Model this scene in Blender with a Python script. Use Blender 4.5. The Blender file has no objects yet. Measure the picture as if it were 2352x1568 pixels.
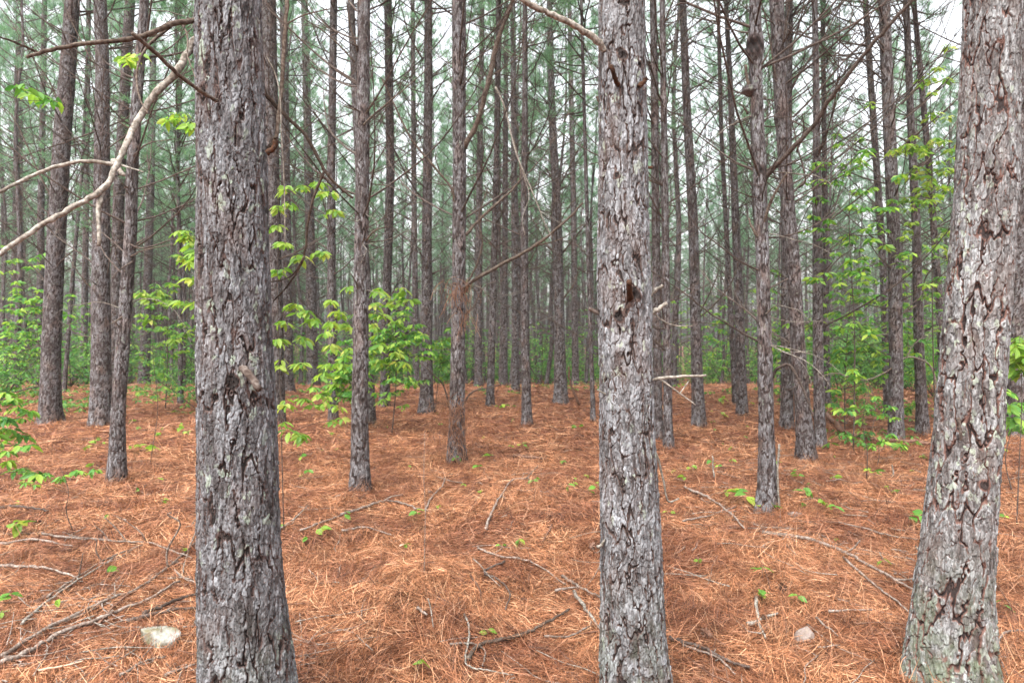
import bpy, math
import numpy as np
from mathutils import Vector
R = math.radians
sc = bpy.context.scene
col = sc.collection
# ---------------------------------------------------------------- camera, sky, sun, exposure
CAMZ = 1.6
cd = bpy.data.cameras.new('camera'); cam = bpy.data.objects.new('camera', cd); col.objects.link(cam)
cam.location = (0, 0, CAMZ); cam.rotation_euler = (R(90), 0, 0)
cd.sensor_width = 36; cd.lens = 24; cd.clip_start = .05; cd.clip_end = 2000
cd.dof.use_dof = True; cd.dof.focus_distance = 2.8; cd.dof.aperture_fstop = 5.6
sc.camera = cam
SUN_EL, SUN_AZ = 58, 205
w = bpy.data.worlds.new('World'); sc.world = w; w.use_nodes = True
nt = w.node_tree; nt.nodes.clear()
wo = nt.nodes.new('ShaderNodeOutputWorld'); bg = nt.nodes.new('ShaderNodeBackground')
sky = nt.nodes.new('ShaderNodeTexSky'); sky.sky_type = 'NISHITA'; sky.sun_disc = False
sky.sun_elevation = R(SUN_EL); sky.sun_rotation = R(SUN_AZ); sky.dust_density = 6; sky.air_density = 1.5; sky.ozone_density = 1
hs = nt.nodes.new('ShaderNodeHueSaturation'); hs.inputs['Saturation'].default_value = .2   # overcast: sky light is nearly grey
nt.links.new(sky.outputs[0], hs.inputs['Color']); nt.links.new(hs.outputs[0], bg.inputs['Color'])
bg.inputs['Strength'].default_value = .15
nt.links.new(bg.outputs[0], wo.inputs['Surface'])
sd = bpy.data.lights.new('sun', 'SUN'); sd.energy = .7; sd.angle = R(25); sd.color = (1, .97, .93)
sun = bpy.data.objects.new('sun', sd); col.objects.link(sun)
el, az = R(SUN_EL), R(SUN_AZ)
sdir = Vector((math.sin(az)*math.cos(el), math.cos(az)*math.cos(el), math.sin(el)))
sun.rotation_euler = sdir.to_track_quat('Z', 'Y').to_euler()
vs_ = sc.view_settings; vs_.view_transform = 'Standard'; vs_.look = 'None'; vs_.gamma = 1; vs_.use_curve_mapping = False
vs_.exposure = 1.95
cy = sc.cycles
cy.max_bounces = 7; cy.diffuse_bounces = 4; cy.glossy_bounces = 2; cy.transmission_bounces = 4; cy.transparent_max_bounces = 6; cy.volume_bounces = 1
cy.use_adaptive_sampling = True; cy.adaptive_threshold = .02

# ---------------------------------------------------------------- picture scale helpers (photo at 2352 px wide)
F = 1568.0; CX = 1176.0; CY = 784.0
GX = [-40, 0, 4, 10, 16, 20, 24, 32, 45, 70, 140, 600]
GZ = [0, 0, 0, .08, .25, .23, .06, -.5, -1.35, -1.9, -2.2, -3]
MOUNDS = [(-.55, 4.0, .4, .15), (.35, 5.6, .6, .17), (1.75, 4.6, .5, .15), (-1.9, 5.5, .6, .06), (2.6, 6.5, .9, .08), (-.6, 8.2, 1.0, .07), (1.6, 3.3, .4, .05)]
def smooth_interp(x):
    s = 0
    for k in (-1.5, -.75, 0, .75, 1.5): s = s + np.interp(x+k, GX, GZ)
    return s/5
def ground(x, y):
    x = np.asarray(x, float); y = np.asarray(y, float)
    z = smooth_interp(y)
    f = np.exp(-np.maximum(y-15, 0)/12)
    z = z + f*(.022*np.sin(3.1*x+1.3*y+.4)*np.sin(2.3*y-1.1*x) + .014*np.sin(6.3*x-2.1*y+2)*np.sin(5.1*y+1.7*x) + .03*np.sin(.9*x+.5)*np.sin(.7*y+1)
               + .006*np.sin(13*x+4*y)*np.sin(11*y-5*x))
    for mx, my, s, h in MOUNDS: z = z + h*np.exp(-((x-mx)**2+(y-my)**2*.6)/(2*s*s))
    return z
def P(px, py, d): return np.array([d*(px-CX)/F, d, CAMZ-d*(py-CY)/F])
def G(px, py, lift=0.0):
    ds = np.concatenate([np.arange(1.2, 30, .01)])
    z = CAMZ-ds*(py-CY)/F; g = ground(ds*(px-CX)/F, ds)
    k = np.argmax(z <= g) if (z <= g).any() else len(ds)-1
    d = ds[k]; p = P(px, py, d); p[2] = float(ground(p[0], d))+lift
    return p

# ---------------------------------------------------------------- mesh building
class MB:
    def __init__(s): s.v = []; s.q = []; s.t = []; s.n = 0; s.qm = []; s.tm = []
    def add(s, V, Q=None, T=None, m=0):
        V = np.asarray(V, np.float32)
        if Q is not None and len(Q): Q = np.asarray(Q); s.q.append(Q+s.n); s.qm.append(np.full(len(Q), m))
        if T is not None and len(T): T = np.asarray(T); s.t.append(T+s.n); s.tm.append(np.full(len(T), m))
        s.v.append(V); s.n += len(V)
    def tube(s, pts, rad, n=6, m=0, cap=True):
        V, Q, T = tube(pts, rad, n); s.add(V, Q, T if cap else None, m)
    def build(s, name, mats, parent=None, loc=None, smooth=True, attrs=None):
        me = s.mesh(name, mats, smooth, attrs)
        return link(name, me, parent, loc)
    def mesh(s, name, mats, smooth=True, attrs=None):
        me = bpy.data.meshes.new(name)
        V = np.concatenate(s.v) if s.v else np.zeros((0, 3), np.float32)
        Q = np.concatenate(s.q) if s.q else np.zeros((0, 4), int)
        T = np.concatenate(s.t) if s.t else np.zeros((0, 3), int)
        me.vertices.add(len(V)); me.vertices.foreach_set('co', V.ravel())
        me.loops.add(len(Q)*4+len(T)*3); me.polygons.add(len(Q)+len(T))
        me.loops.foreach_set('vertex_index', np.concatenate([Q.ravel(), T.ravel()]).astype(np.int32))
        tot = np.concatenate([np.full(len(Q), 4), np.full(len(T), 3)]).astype(np.int32)
        me.polygons.foreach_set('loop_start', (np.cumsum(tot)-tot).astype(np.int32))
        me.polygons.foreach_set('loop_total', tot)
        mi = np.concatenate(s.qm+s.tm) if (s.qm or s.tm) else np.zeros(0)
        me.polygons.foreach_set('material_index', mi.astype(np.int32))
        me.polygons.foreach_set('use_smooth', np.full(len(tot), smooth))
        for k, a in (attrs or {}).items():
            at = me.attributes.new(k, 'FLOAT', 'POINT'); at.data.foreach_set('value', np.asarray(a, np.float32))
        me.update(calc_edges=True)
        for m in (mats if isinstance(mats, (list, tuple)) else [mats]): me.materials.append(m)
        return me
def link(name, data, parent=None, loc=None):
    o = bpy.data.objects.new(name, data); col.objects.link(o)
    if parent is not None: o.parent = parent
    if loc is not None: o.location = loc
    return o
def tag(o, label=None, cat=None, group=None, kind=None):
    for k, v in (('label', label), ('category', cat), ('group', group), ('kind', kind)):
        if v: o[k] = v
    return o
def empty(name, loc): o = bpy.data.objects.new(name, None); col.objects.link(o); o.location = loc; o.empty_display_size = .1; return o
def tube(pts, rad, n=6):
    pts = np.asarray(pts, float); rad = np.broadcast_to(np.asarray(rad, float), (len(pts),))
    t = np.gradient(pts, axis=0); t /= np.linalg.norm(t, axis=1)[:, None]+1e-9
    ref = np.array([0, 0, 1.]) if abs(t[:, 2]).mean() < .8 else np.array([1., 0, 0])
    a = np.cross(t, ref); a /= np.linalg.norm(a, axis=1)[:, None]+1e-9
    b = np.cross(t, a)
    th = np.arange(n)/n*2*math.pi
    V = pts[:, None]+rad[:, None, None]*(a[:, None]*np.cos(th)[None, :, None]+b[:, None]*np.sin(th)[None, :, None])
    V = V.reshape(-1, 3); m = len(pts)
    i = np.arange(m-1)[:, None]*n; j = np.arange(n)[None]; k = (j+1) % n
    Q = np.stack([i+j, i+k, i+n+k, i+n+j], -1).reshape(-1, 4)
    T = []
    if n >= 3:
        V = np.vstack([V, pts[0], pts[-1]])
        T = [(m*n, (q+1) % n, q) for q in range(n)]+[(m*n+1, (m-1)*n+q, (m-1)*n+(q+1) % n) for q in range(n)]
    return V, Q, np.array(T)
def catmull(pts, sub=6):
    pts = np.asarray(pts, float)
    if len(pts) < 3: 
        t = np.linspace(0, 1, sub+1)[:, None]; return pts[0]*(1-t)+pts[-1]*t
    p = np.vstack([2*pts[0]-pts[1], pts, 2*pts[-1]-pts[-2]]); out = []
    for i in range(1, len(p)-2):
        for t in np.arange(sub)/sub:
            out.append(.5*((2*p[i])+(-p[i-1]+p[i+1])*t+(2*p[i-1]-5*p[i]+4*p[i+1]-p[i+2])*t*t+(-p[i-1]+3*p[i]-3*p[i+1]+p[i+2])*t**3))
    out.append(pts[-1]); return np.array(out)

# ---------------------------------------------------------------- materials
def new_mat(name, rough=.8, spec=.25):
    m = bpy.data.materials.new(name); m.use_nodes = True; t = m.node_tree
    b = t.nodes['Principled BSDF']; b.inputs['Roughness'].default_value = rough; b.inputs['Specular IOR Level'].default_value = spec
    return m, t, b
def ramp(t, fac, stops):
    r = t.nodes.new('ShaderNodeValToRGB'); e = r.color_ramp.elements
    while len(e) < len(stops): e.new(.5)
    for k, (p, c) in enumerate(stops): e[k].position = p; e[k].color = (*c, 1)
    t.links.new(fac, r.inputs[0]); return r.outputs[0]
def mix(t, fac, a, b, mode='MIX'):
    n = t.nodes.new('ShaderNodeMix'); n.data_type = 'RGBA'; n.blend_type = mode
    for s, v in ((n.inputs[0], fac), (n.inputs[6], a), (n.inputs[7], b)):
        if hasattr(v, 'is_output'): t.links.new(v, s)
        elif isinstance(v, (int, float)): s.default_value = v
        else: s.default_value = (*v, 1)
    return n.outputs[2]
def mth(t, op, a, b=0, c=None):
    n = t.nodes.new('ShaderNodeMath'); n.operation = op
    for s, v in zip(n.inputs, (a, b, c)):
        if v is None: continue
        if hasattr(v, 'is_output'): t.links.new(v, s)
        else: s.default_value = v
    return n.outputs[0]
def noise(t, scale, detail=3, sx=(1, 1, 1), coord='Object'):
    tc = t.nodes.new('ShaderNodeTexCoord'); mp = t.nodes.new('ShaderNodeMapping'); mp.inputs['Scale'].default_value = sx
    n = t.nodes.new('ShaderNodeTexNoise'); n.inputs['Scale'].default_value = scale; n.inputs['Detail'].default_value = detail
    t.links.new(tc.outputs[coord], mp.inputs[0]); t.links.new(mp.outputs[0], n.inputs[0]); return n.outputs[0]
def attr(t, name):
    a = t.nodes.new('ShaderNodeAttribute'); a.attribute_name = name; return a.outputs['Fac']
def bump(t, b, h, dist, strength=1.0):
    n = t.nodes.new('ShaderNodeBump'); n.inputs['Distance'].default_value = dist; n.inputs['Strength'].default_value = strength
    t.links.new(h, n.inputs['Height']); t.links.new(n.outputs[0], b.inputs['Normal'])
def smap(t, x, a, b):
    n = t.nodes.new('ShaderNodeMapRange'); n.interpolation_type = 'SMOOTHSTEP'
    n.inputs[1].default_value = a; n.inputs[2].default_value = b; t.links.new(x, n.inputs[0]); return n.outputs[0]

def bark_mat(name, plate_a, plate_b, wall, deep, lichen, lich_lo, moss=0.0, warm=(.2, .12, .09), warmth=.22):
    m, t, b = new_mat(name, .85, .2)
    fur, fl = attr(t, 'furrow'), attr(t, 'flake')
    oi = t.nodes.new('ShaderNodeObjectInfo')
    n1 = noise(t, 9, 4, (1, 1, .6)); n2 = noise(t, 90, 4, (1, 1, .28)); n3 = noise(t, 28, 3, (1, 1, .7)); n4 = noise(t, 2.2, 2)
    c = mix(t, smap(t, n1, .38, .66), plate_a, plate_b)
    c = mix(t, smap(t, fl, 0.0, 1.0), mix(t, 1.0, c, (.68, .62, .6), 'MULTIPLY'), mix(t, 1.0, c, (1.28, 1.26, 1.25), 'MULTIPLY'))
    n5 = noise(t, 42, 5, (1, 1, .16)); n6 = noise(t, 210, 3, (1, 1, .35))
    c = mix(t, smap(t, n2, .3, .7), mix(t, 1.0, c, (.5, .48, .48), 'MULTIPLY'), mix(t, 1.0, c, (1.4, 1.4, 1.42), 'MULTIPLY'))
    c = mix(t, smap(t, n5, .36, .5), mix(t, 1.0, c, (.5, .44, .42), 'MULTIPLY'), c)
    c = mix(t, smap(t, n6, .35, .65), mix(t, 1.0, c, (.72, .7, .7), 'MULTIPLY'), mix(t, 1.0, c, (1.22, 1.22, 1.24), 'MULTIPLY'))
    li = mth(t, 'MULTIPLY', smap(t, n3, lich_lo, lich_lo+.05), smap(t, n4, .42, .6))
    c = mix(t, mth(t, 'MULTIPLY', li, .85), c, lichen)
    nw = noise(t, 6.5, 4, (1, 1, .5))
    c = mix(t, mth(t, 'MULTIPLY', smap(t, nw, .52, .64), warmth), c, warm)     # orange brown patches where flakes have fallen
    if moss:
        sx_ = t.nodes.new('ShaderNodeSeparateXYZ'); tc_ = t.nodes.new('ShaderNodeTexCoord'); t.links.new(tc_.outputs['Object'], sx_.inputs[0])
        low = smap(t, sx_.outputs['Z'], .75, .05); nm = noise(t, 11, 4)
        c = mix(t, mth(t, 'MULTIPLY', mth(t, 'MULTIPLY', low, smap(t, nm, .35, .65)), moss), c, (.085, .115, .06))
    c = mix(t, smap(t, fur, .12, .45), c, wall)
    c = mix(t, smap(t, fur, .5, .95), c, deep)
    tint = mix(t, oi.outputs['Random'], (.88, .84, .82), (1.1, 1.1, 1.1))
    c = mix(t, 1.0, c, tint, 'MULTIPLY')
    t.links.new(c, b.inputs['Base Color'])
    bump(t, b, n2, .006, .9)
    return m
M = {}
M['bark_near'] = bark_mat('bark_left', (.150, .165, .176), (.094, .098, .102), (.075, .05, .045), (.02, .016, .015), (.24, .29, .24), .60, .4, warmth=.12)
M['bark_plates'] = bark_mat('bark_middle', (.185, .205, .218), (.122, .13, .135), (.075, .05, .043), (.02, .015, .014), (.27, .31, .26), .61, .3, warmth=.12)
M['bark_scaly'] = bark_mat('bark_right', (.18, .193, .195), (.122, .122, .12), (.115, .062, .05), (.024, .017, .016), (.27, .31, .25), .58, .55, (.14, .10, .085), .22)
M['bark'] = bark_mat('bark', (.138, .142, .147), (.078, .072, .070), (.045, .031, .028), (.016, .012, .011), (.16, .18, .15), .62)
def limb_mat(name, a, c2, rnd=((.8, .75, .7), (1.3, 1.25, 1.2))):
    m, t, b = new_mat(name, .85, .2)
    oi = t.nodes.new('ShaderNodeObjectInfo'); n = noise(t, 75, 4); n9 = noise(t, 18, 3)
    c = mix(t, smap(t, n, .38, .62), a, c2); c = mix(t, smap(t, n9, .35, .7), c, mix(t, 1.0, c, (.6, .55, .52), 'MULTIPLY'))
    t.links.new(mix(t, 1.0, c, mix(t, oi.outputs['Random'], *rnd), 'MULTIPLY'), b.inputs['Base Color'])
    bump(t, b, n, .003, .6); return m
M['limb'] = limb_mat('limb_bark', (.055, .04, .034), (.105, .088, .08))
M['limb_red'] = limb_mat('limb_red', (.058, .042, .034), (.125, .105, .088))
M['limb_grey'] = limb_mat('limb_grey', (.12, .11, .095), (.27, .26, .24))
M['stick'] = limb_mat('dead_stick', (.13, .10, .085), (.27, .24, .22))
M['stick_dark'] = limb_mat('dark_stick', (.10, .05, .035), (.19, .12, .09))
M['broken_wood'] = limb_mat('broken_wood', (.08, .038, .02), (.05, .028, .018))
def leaf_mat(name, stops, trans=.45, gloss=.35):
    m, t, b = new_mat(name, .5, gloss)
    g = t.nodes.new('ShaderNodeNewGeometry'); oi = t.nodes.new('ShaderNodeObjectInfo')
    c = ramp(t, g.outputs['Random Per Island'], stops)
    c = mix(t, 1.0, c, mix(t, oi.outputs['Random'], (.82, .85, .85), (1.15, 1.12, 1.1)), 'MULTIPLY')
    t.links.new(c, b.inputs['Base Color'])
    tr = t.nodes.new('ShaderNodeBsdfTranslucent'); t.links.new(mix(t, 1.0, c, (1.25, 1.3, .8), 'MULTIPLY'), tr.inputs[0])
    ms = t.nodes.new('ShaderNodeMixShader'); ms.inputs[0].default_value = trans
    t.links.new(b.outputs[0], ms.inputs[1]); t.links.new(tr.outputs[0], ms.inputs[2])
    t.links.new(ms.outputs[0], t.nodes['Material Output'].inputs['Surface']); return m
M['needles'] = leaf_mat('pine_needles_green', [(0, (.085, .18, .12)), (.5, (.135, .26, .18)), (1, (.21, .34, .25))], .6)
M['lime'] = leaf_mat('lime_leaf', [(0, (.10, .23, .035)), (.5, (.20, .34, .05)), (.85, (.32, .42, .075)), (1, (.44, .44, .12))], .5)
M['green'] = leaf_mat('green_leaf', [(0, (.05, .17, .035)), (.5, (.11, .27, .045)), (.8, (.24, .40, .06)), (1, (.34, .46, .06))], .45)
M['shrub'] = leaf_mat('shrub_leaf', [(0, (.035, .12, .03)), (.6, (.08, .22, .045)), (1, (.2, .34, .06))], .45)
M['litter'] = leaf_mat('pine_straw', [(0, (.05, .024, .016)), (.25, (.15, .060, .030)), (.55, (.29, .122, .06)), (.84, (.42, .20, .105)), (1, (.55, .34, .21))], .12, .3)
M['brown_needles'] = leaf_mat('hanging_brown_needles', [(0, (.10, .045, .025)), (.5, (.20, .09, .05)), (1, (.36, .2, .12))], .2, .3)
M['dead_leaf'] = leaf_mat('dead_leaf', [(0, (.4, .2, .12)), (1, (.6, .42, .32))], .1)
m, t, b = new_mat('forest_floor', .95, .1)
n1 = noise(t, 38, 5); n2 = noise(t, 1.1, 3); n3 = noise(t, 9, 4)
c = ramp(t, n1, [(.28, (.045, .02, .014)), (.5, (.15, .058, .034)), (.72, (.32, .13, .07))])
c = mix(t, smap(t, n3, .35, .7), c, mix(t, 1.0, c, (.62, .58, .6), 'MULTIPLY'))
c = mix(t, smap(t, n2, .35, .7), c, mix(t, 1.0, c, (1.2, 1.25, 1.25), 'MULTIPLY'))
t.links.new(c, b.inputs['Base Color']); bump(t, b, n1, .02); M['floor'] = m
mt_ = M['litter']; t = mt_.node_tree; b = t.nodes['Principled BSDF']
src = b.inputs['Base Color'].links[0].from_socket
pn = noise(t, 1.6, 4); pn2 = noise(t, 7, 3)
c = mix(t, smap(t, pn, .38, .6), mix(t, 1.0, src, (.68, .62, .63), 'MULTIPLY'), mix(t, 1.0, src, (1.15, 1.18, 1.15), 'MULTIPLY'))
c = mix(t, smap(t, pn2, .3, .7), mix(t, 1.0, c, (.72, .7, .7), 'MULTIPLY'), mix(t, 1.0, c, (1.15, 1.15, 1.15), 'MULTIPLY'))
t.links.new(c, b.inputs['Base Color'])
def rock_mat(name, a, b2, c3):
    m, t, b = new_mat(name, .8, .3)
    n = noise(t, 14, 5); n2 = noise(t, 60, 3)
    c = ramp(t, n, [(.35, tuple(q*.26 for q in a)), (.52, tuple(q*.33 for q in b2)), (.7, tuple(q*.46 for q in c3))])
    t.links.new(mix(t, smap(t, n2, .4, .7), c, mix(t, 1.0, c, (.8, .78, .7), 'MULTIPLY')), b.inputs['Base Color']); bump(t, b, n2, .006); return m
M['rock'] = rock_mat('quartz_rock', (.50, .42, .20), (.62, .6, .5), (.8, .8, .78))
M['pinkrock'] = rock_mat('pale_rock', (.5, .36, .3), (.65, .52, .47), (.74, .66, .62))

# ---------------------------------------------------------------- bark relief
def vnoise(u, v, nu, su, rng):
    """value noise periodic in u (0..1), v in metres with cell size su"""
    U = u*nu; Vv = v/su; nr = int(Vv.max())+3
    g = rng.random((nr+2, nu)); i = np.floor(U).astype(int); j = np.floor(Vv).astype(int)
    fu = U-i; fv = Vv-j; fu = fu*fu*(3-2*fu); fv = fv*fv*(3-2*fv); i0 = i % nu; i1 = (i+1) % nu; j = np.clip(j, 0, nr)
    return (g[j, i0]*(1-fu)+g[j, i1]*fu)*(1-fv)+(g[j+1, i0]*(1-fu)+g[j+1, i1]*fu)*fv
def voro(u, v, nu, su, rng, jit=.85):
    U = u*nu; Vv = v/su; nr = int(Vv.max())+4
    jx = rng.random((nr, nu))*jit; jy = rng.random((nr, nu))*jit; idr = rng.random((nr, nu))
    i = np.floor(U).astype(int); j = np.floor(Vv).astype(int)
    f1 = np.full(U.shape, 9.); f2 = f1.copy(); cid = np.zeros(U.shape); dv = np.zeros(U.shape); du = np.zeros(U.shape)
    for a in (-1, 0, 1):
        for c in (-1, 0, 1):
            ii = i+a; jj = np.clip(j+c, 0, nr-1); im = ii % nu
            px = ii+jx[jj, im]; py = (j+c)+jy[jj, im]
            ddx = U-px; ddy = Vv-py
            d = np.sqrt(ddx**2+ddy**2); near = d < f1
            f2 = np.where(near, f1, np.minimum(f2, d)); cid = np.where(near, idr[jj, im], cid)
            dv = np.where(near, ddy, dv); du = np.where(near, ddx, du); f1 = np.where(near, d, f1)
    return f1, f2, cid, du, dv
def sst(x, a, b): x = np.clip((x-a)/(b-a), 0, 1); return x*x*(3-2*x)
def bark(u, v, R0, rng, pw=.04, ph=.15, fw=.018, fh=.045, amp=.0065, famp=.003, fe=.26):
    circ = 2*math.pi*R0; n1 = max(5, int(circ/pw)); n2 = max(8, int(circ/fw))
    v = v+.5
    wu = (vnoise(u, v, max(4, n1//2), ph*.6, rng)-.5)*1.5/n1+(vnoise(u, v, n1*3, ph*.22, rng)-.5)*.45/n1+(vnoise(u, v, n2*2, fh*.35, rng)-.5)*.3/n1
    wv = (vnoise(u, v, n1*2, ph*.4, rng)-.5)*ph*.5+(vnoise(u, v, n2*2, fh*.6, rng)-.5)*fh*.6
    f1, f2, cid, du, dv = voro((u+wu) % 1.0, v+wv, n1, ph, rng)
    e = f2-f1
    pres = sst(vnoise(u, v, n1*2, ph*.5, rng), .25, .6)
    fur = (1-sst(e, .015, fe))*(.22+.78*pres)
    wu2 = (vnoise(u, v, n2*2, fh*.5, rng)-.5)*.9/n2
    wv2 = (vnoise(u, v, n2*2, fh*.5, rng)-.5)*fh*.5
    g1, g2, fid, gu, gv = voro((u+wu2+wu*.6) % 1.0, v+wv2+wv*.5, n2, fh, rng)
    ge = g2-g1
    crack = (1-sst(ge, .0, .14))
    h = amp*(1-fur)*(.75+.5*cid) + (1-fur*.6)*(famp*fid+famp*.7*(-gv)*.8+famp*.5*gu-crack*famp*.8)
    h += .002*(vnoise(u, v, n2*3, fh*.25, rng)-.5)
    furc = np.clip(fur*1.05+crack*.38*(vnoise(u, v, n1*2, ph, rng) > .35), 0, 1)
    return h-amp*1.1-famp*.5, furc, fid*.7+cid*.3
def trunk(name, cz, cx, cyy, cr, H, dz, zfine, ncol, seed, mat, parent, knots=(), flare=.3, **kw):
    """cz: heights, cx/cyy: centre offsets, cr: radii (local to base)"""
    rng = np.random.default_rng(seed)
    z = np.concatenate([np.arange(-.12, zfine, dz), np.arange(zfine, H, max(.12, dz*6)), [H]])
    def sm(q): 
        return sum(np.interp(z+k, cz, q) for k in (-.2, -.1, 0, .1, .2))/5
    X, Y, Rr = sm(cx), sm(cyy), sm(cr)
    th = np.arange(ncol)/ncol; U, Z = np.meshgrid(th, z)
    h, fur, fl = bark(U, Z+.2, float(np.interp(1, cz, cr)), rng, **kw)
    sc_ = np.clip(Rr/ np.interp(1, cz, cr), .25, 1.2)[:, None]
    a = U*2*math.pi
    fl_ = flare*np.exp(-np.maximum(Z, -.05)/.2)*(.75+.5*np.sin(a*3+seed)*.5+.25*np.sin(a*5+seed*2))
    lump = 1+.03*(vnoise(U, Z+.2, 4, .5, rng)-.5)*2
    rad = Rr[:, None]*(1+fl_)*lump+h*sc_
    for (ka, kz, kr, kh) in knots:
        da = (a-ka+math.pi) % (2*math.pi)-math.pi; dd = np.sqrt((da*Rr[:, None])**2+((Z-kz)*.8)**2)
        rad = rad+kh*np.exp(-(dd/kr)**2)-kh*.9*np.exp(-(dd/(kr*.38))**2)
        ring = np.exp(-((dd-kr*.55)/(kr*.28))**2)*(.5+.5*np.sin(a*9+Z*60)); fur = np.clip(fur+.75*ring+np.exp(-(dd/(kr*.45))**2), 0, 1)
    V = np.stack([X[:, None]+rad*np.cos(a), Y[:, None]+rad*np.sin(a), Z], -1).reshape(-1, 3)
    m = len(z); n = ncol
    i = np.arange(m-1)[:, None]*n; j = np.arange(n)[None]; k = (j+1) % n
    Q = np.stack([i+j, i+k, i+n+k, i+n+j], -1).reshape(-1, 4)
    b = MB(); b.add(V, Q)
    me = b.mesh(name, mat, True, {'furrow': fur.ravel(), 'flake': fl.ravel()})
    if parent is None: return me
    return link(name, me, parent)

# ---------------------------------------------------------------- limbs and crowns
def limb_pts(rng, L, e0, e1, wob=.12, n=9):
    e = np.linspace(e0, e1, n)+rng.normal(0, wob, n).cumsum()*.4; a = rng.normal(0, wob, n).cumsum()*.6
    st = np.stack([np.cos(e)*np.cos(a), np.cos(e)*np.sin(a), np.sin(e)], -1)*L/(n-1)
    p = np.zeros((n, 3)); p[1:] = st[:-1].cumsum(0); return p
def add_limb(b, rng, L, r0, e0, e1, ntw, m=0, M4=None, sides=5, wob=.12):
    p = limb_pts(rng, L, e0, e1, wob); r = np.linspace(r0, r0*.22, len(p)); segs = [(p, r, sides)]
    for _ in range(ntw):
        k = rng.integers(2, len(p)-1); d = p[k]-p[k-1]; d /= np.linalg.norm(d)
        tw = limb_pts(rng, L*rng.uniform(.18, .5), 0, rng.normal(0, .5), .2, 6)
        s = rng.choice([-1, 1])*rng.uniform(.4, .95); az = math.atan2(d[1], d[0])+s; elv = math.asin(np.clip(d[2], -1, 1))+rng.normal(0, .35)
        ca, sa, ce, se = math.cos(az), math.sin(az), math.cos(elv), math.sin(elv)
        x, y, z = tw.T; x2 = x*ce-z*se; z2 = x*se+z*ce
        segs.append((np.stack([x2*ca-y*sa, x2*sa+y*ca, z2], -1)+p[k], np.linspace(r[k]*.55, .0014, 6), 4))
    for (q, rr, sd_) in segs:
        q = q if M4 is None else q@M4[0].T+M4[1]
        b.tube(q, rr, sd_, m, cap=False)
    return segs
def rotz(a): c, s = math.cos(a), math.sin(a); return np.array([[c, -s, 0], [s, c, 0], [0, 0, 1.]])
LIMBS = {'up': [], 'mid': [], 'stub': [], 'droop': []}
rg = np.random.default_rng(5)
for k in range(9):
    b = MB(); add_limb(b, rg, rg.uniform(1.4, 2.8), rg.uniform(.009, .014), R(rg.uniform(8, 40)), R(rg.uniform(40, 82)), rg.integers(3, 8)); LIMBS['up'].append(b.mesh('dead_branch', M['limb']))
    b = MB(); add_limb(b, rg, rg.uniform(.8, 1.5), rg.uniform(.007, .011), R(rg.uniform(0, 40)), R(rg.uniform(-10, 50)), rg.integers(1, 5), wob=.2); LIMBS['mid'].append(b.mesh('dead_branch', M['limb']))
    b = MB(); add_limb(b, rg, rg.uniform(.06, .28), rg.uniform(.008, .013), R(rg.uniform(10, 60)), R(rg.uniform(20, 60)), 0); LIMBS['stub'].append(b.mesh('branch_stub', M['limb_red']))
    b = MB(); add_limb(b, rg, rg.uniform(.5, 1.1), rg.uniform(.004, .008), R(rg.uniform(-25, 20)), R(rg.uniform(-80, -20)), rg.integers(0, 4), wob=.3); LIMBS['droop'].append(b.mesh('dead_branch', M['limb_grey']))
def tufts(b, pts, dirs, rng, nn, ln, wd, m=0):
    """needle tufts: nn thin triangles fanned round dirs at every point"""
    n = len(pts); pts = np.repeat(pts, nn, 0); dirs = np.repeat(dirs, nn, 0)
    d = dirs*.75+rng.normal(0, .62, (n*nn, 3)); d /= np.linalg.norm(d, axis=1)[:, None]
    L = ln*rng.uniform(.7, 1.15, (n*nn, 1)); s = np.cross(d, rng.normal(0, 1, (n*nn, 3))); s /= np.linalg.norm(s, axis=1)[:, None]+1e-9
    base = pts+rng.normal(0, .02, pts.shape)
    V = np.stack([base-s*wd/2, base+s*wd/2, base+d*L], 1).reshape(-1, 3)
    b.add(V, T=np.arange(n*nn*3).reshape(-1, 3), m=m)
def crown_mesh(rng, zb, zt, nbr, tpb, nn, wd, rmax=1.7, tubes=True):
    b = MB(); P_, D_ = [], []
    for k in range(nbr):
        f = (k+rng.random())/nbr; z = zb+(zt-zb)*f
        L = rmax*(1-f)**.6*rng.uniform(.55, 1.1)*min(1, .55+f*2.5)+.25
        e0 = R(15+45*f+rng.normal(0, 8)); a = rng.uniform(0, 6.283)
        p = limb_pts(rng, L, e0, e0+R(25), .1, 7)@rotz(a).T+np.array([0, 0, z])
        if tubes: b.tube(p, np.linspace(.014*(1-f)+.005, .003, 7), 4, 1, cap=False)
        for _ in range(tpb):
            q = rng.uniform(.35, 1.0)*6; i = min(int(q), 5); pt = p[i]+(p[i+1]-p[i])*(q-i)
            d = p[i+1]-p[i]; d = d/np.linalg.norm(d)
            off = rng.normal(0, .13, 3)*(L*.7+.2); off[2] = abs(off[2])*.7-.03
            P_.append(pt+off); D_.append(d*.6+off*1.5+np.array([0, 0, .45]))
    for f in np.linspace(.8, 1, 6): P_.append(np.array([0, 0, zb+(zt-zb)*f])); D_.append(np.array([0, 0, 1.]))
    tufts(b, np.array(P_), np.array(D_), rng, nn, .21, wd)
    return b.mesh('crown', [M['needles'], M['limb']], False)
rg = np.random.default_rng(11)
CROWNS = [crown_mesh(rg, 0, rg.uniform(7.5, 9), 52, 8, 23, .0085) for _ in range(6)]

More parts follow.
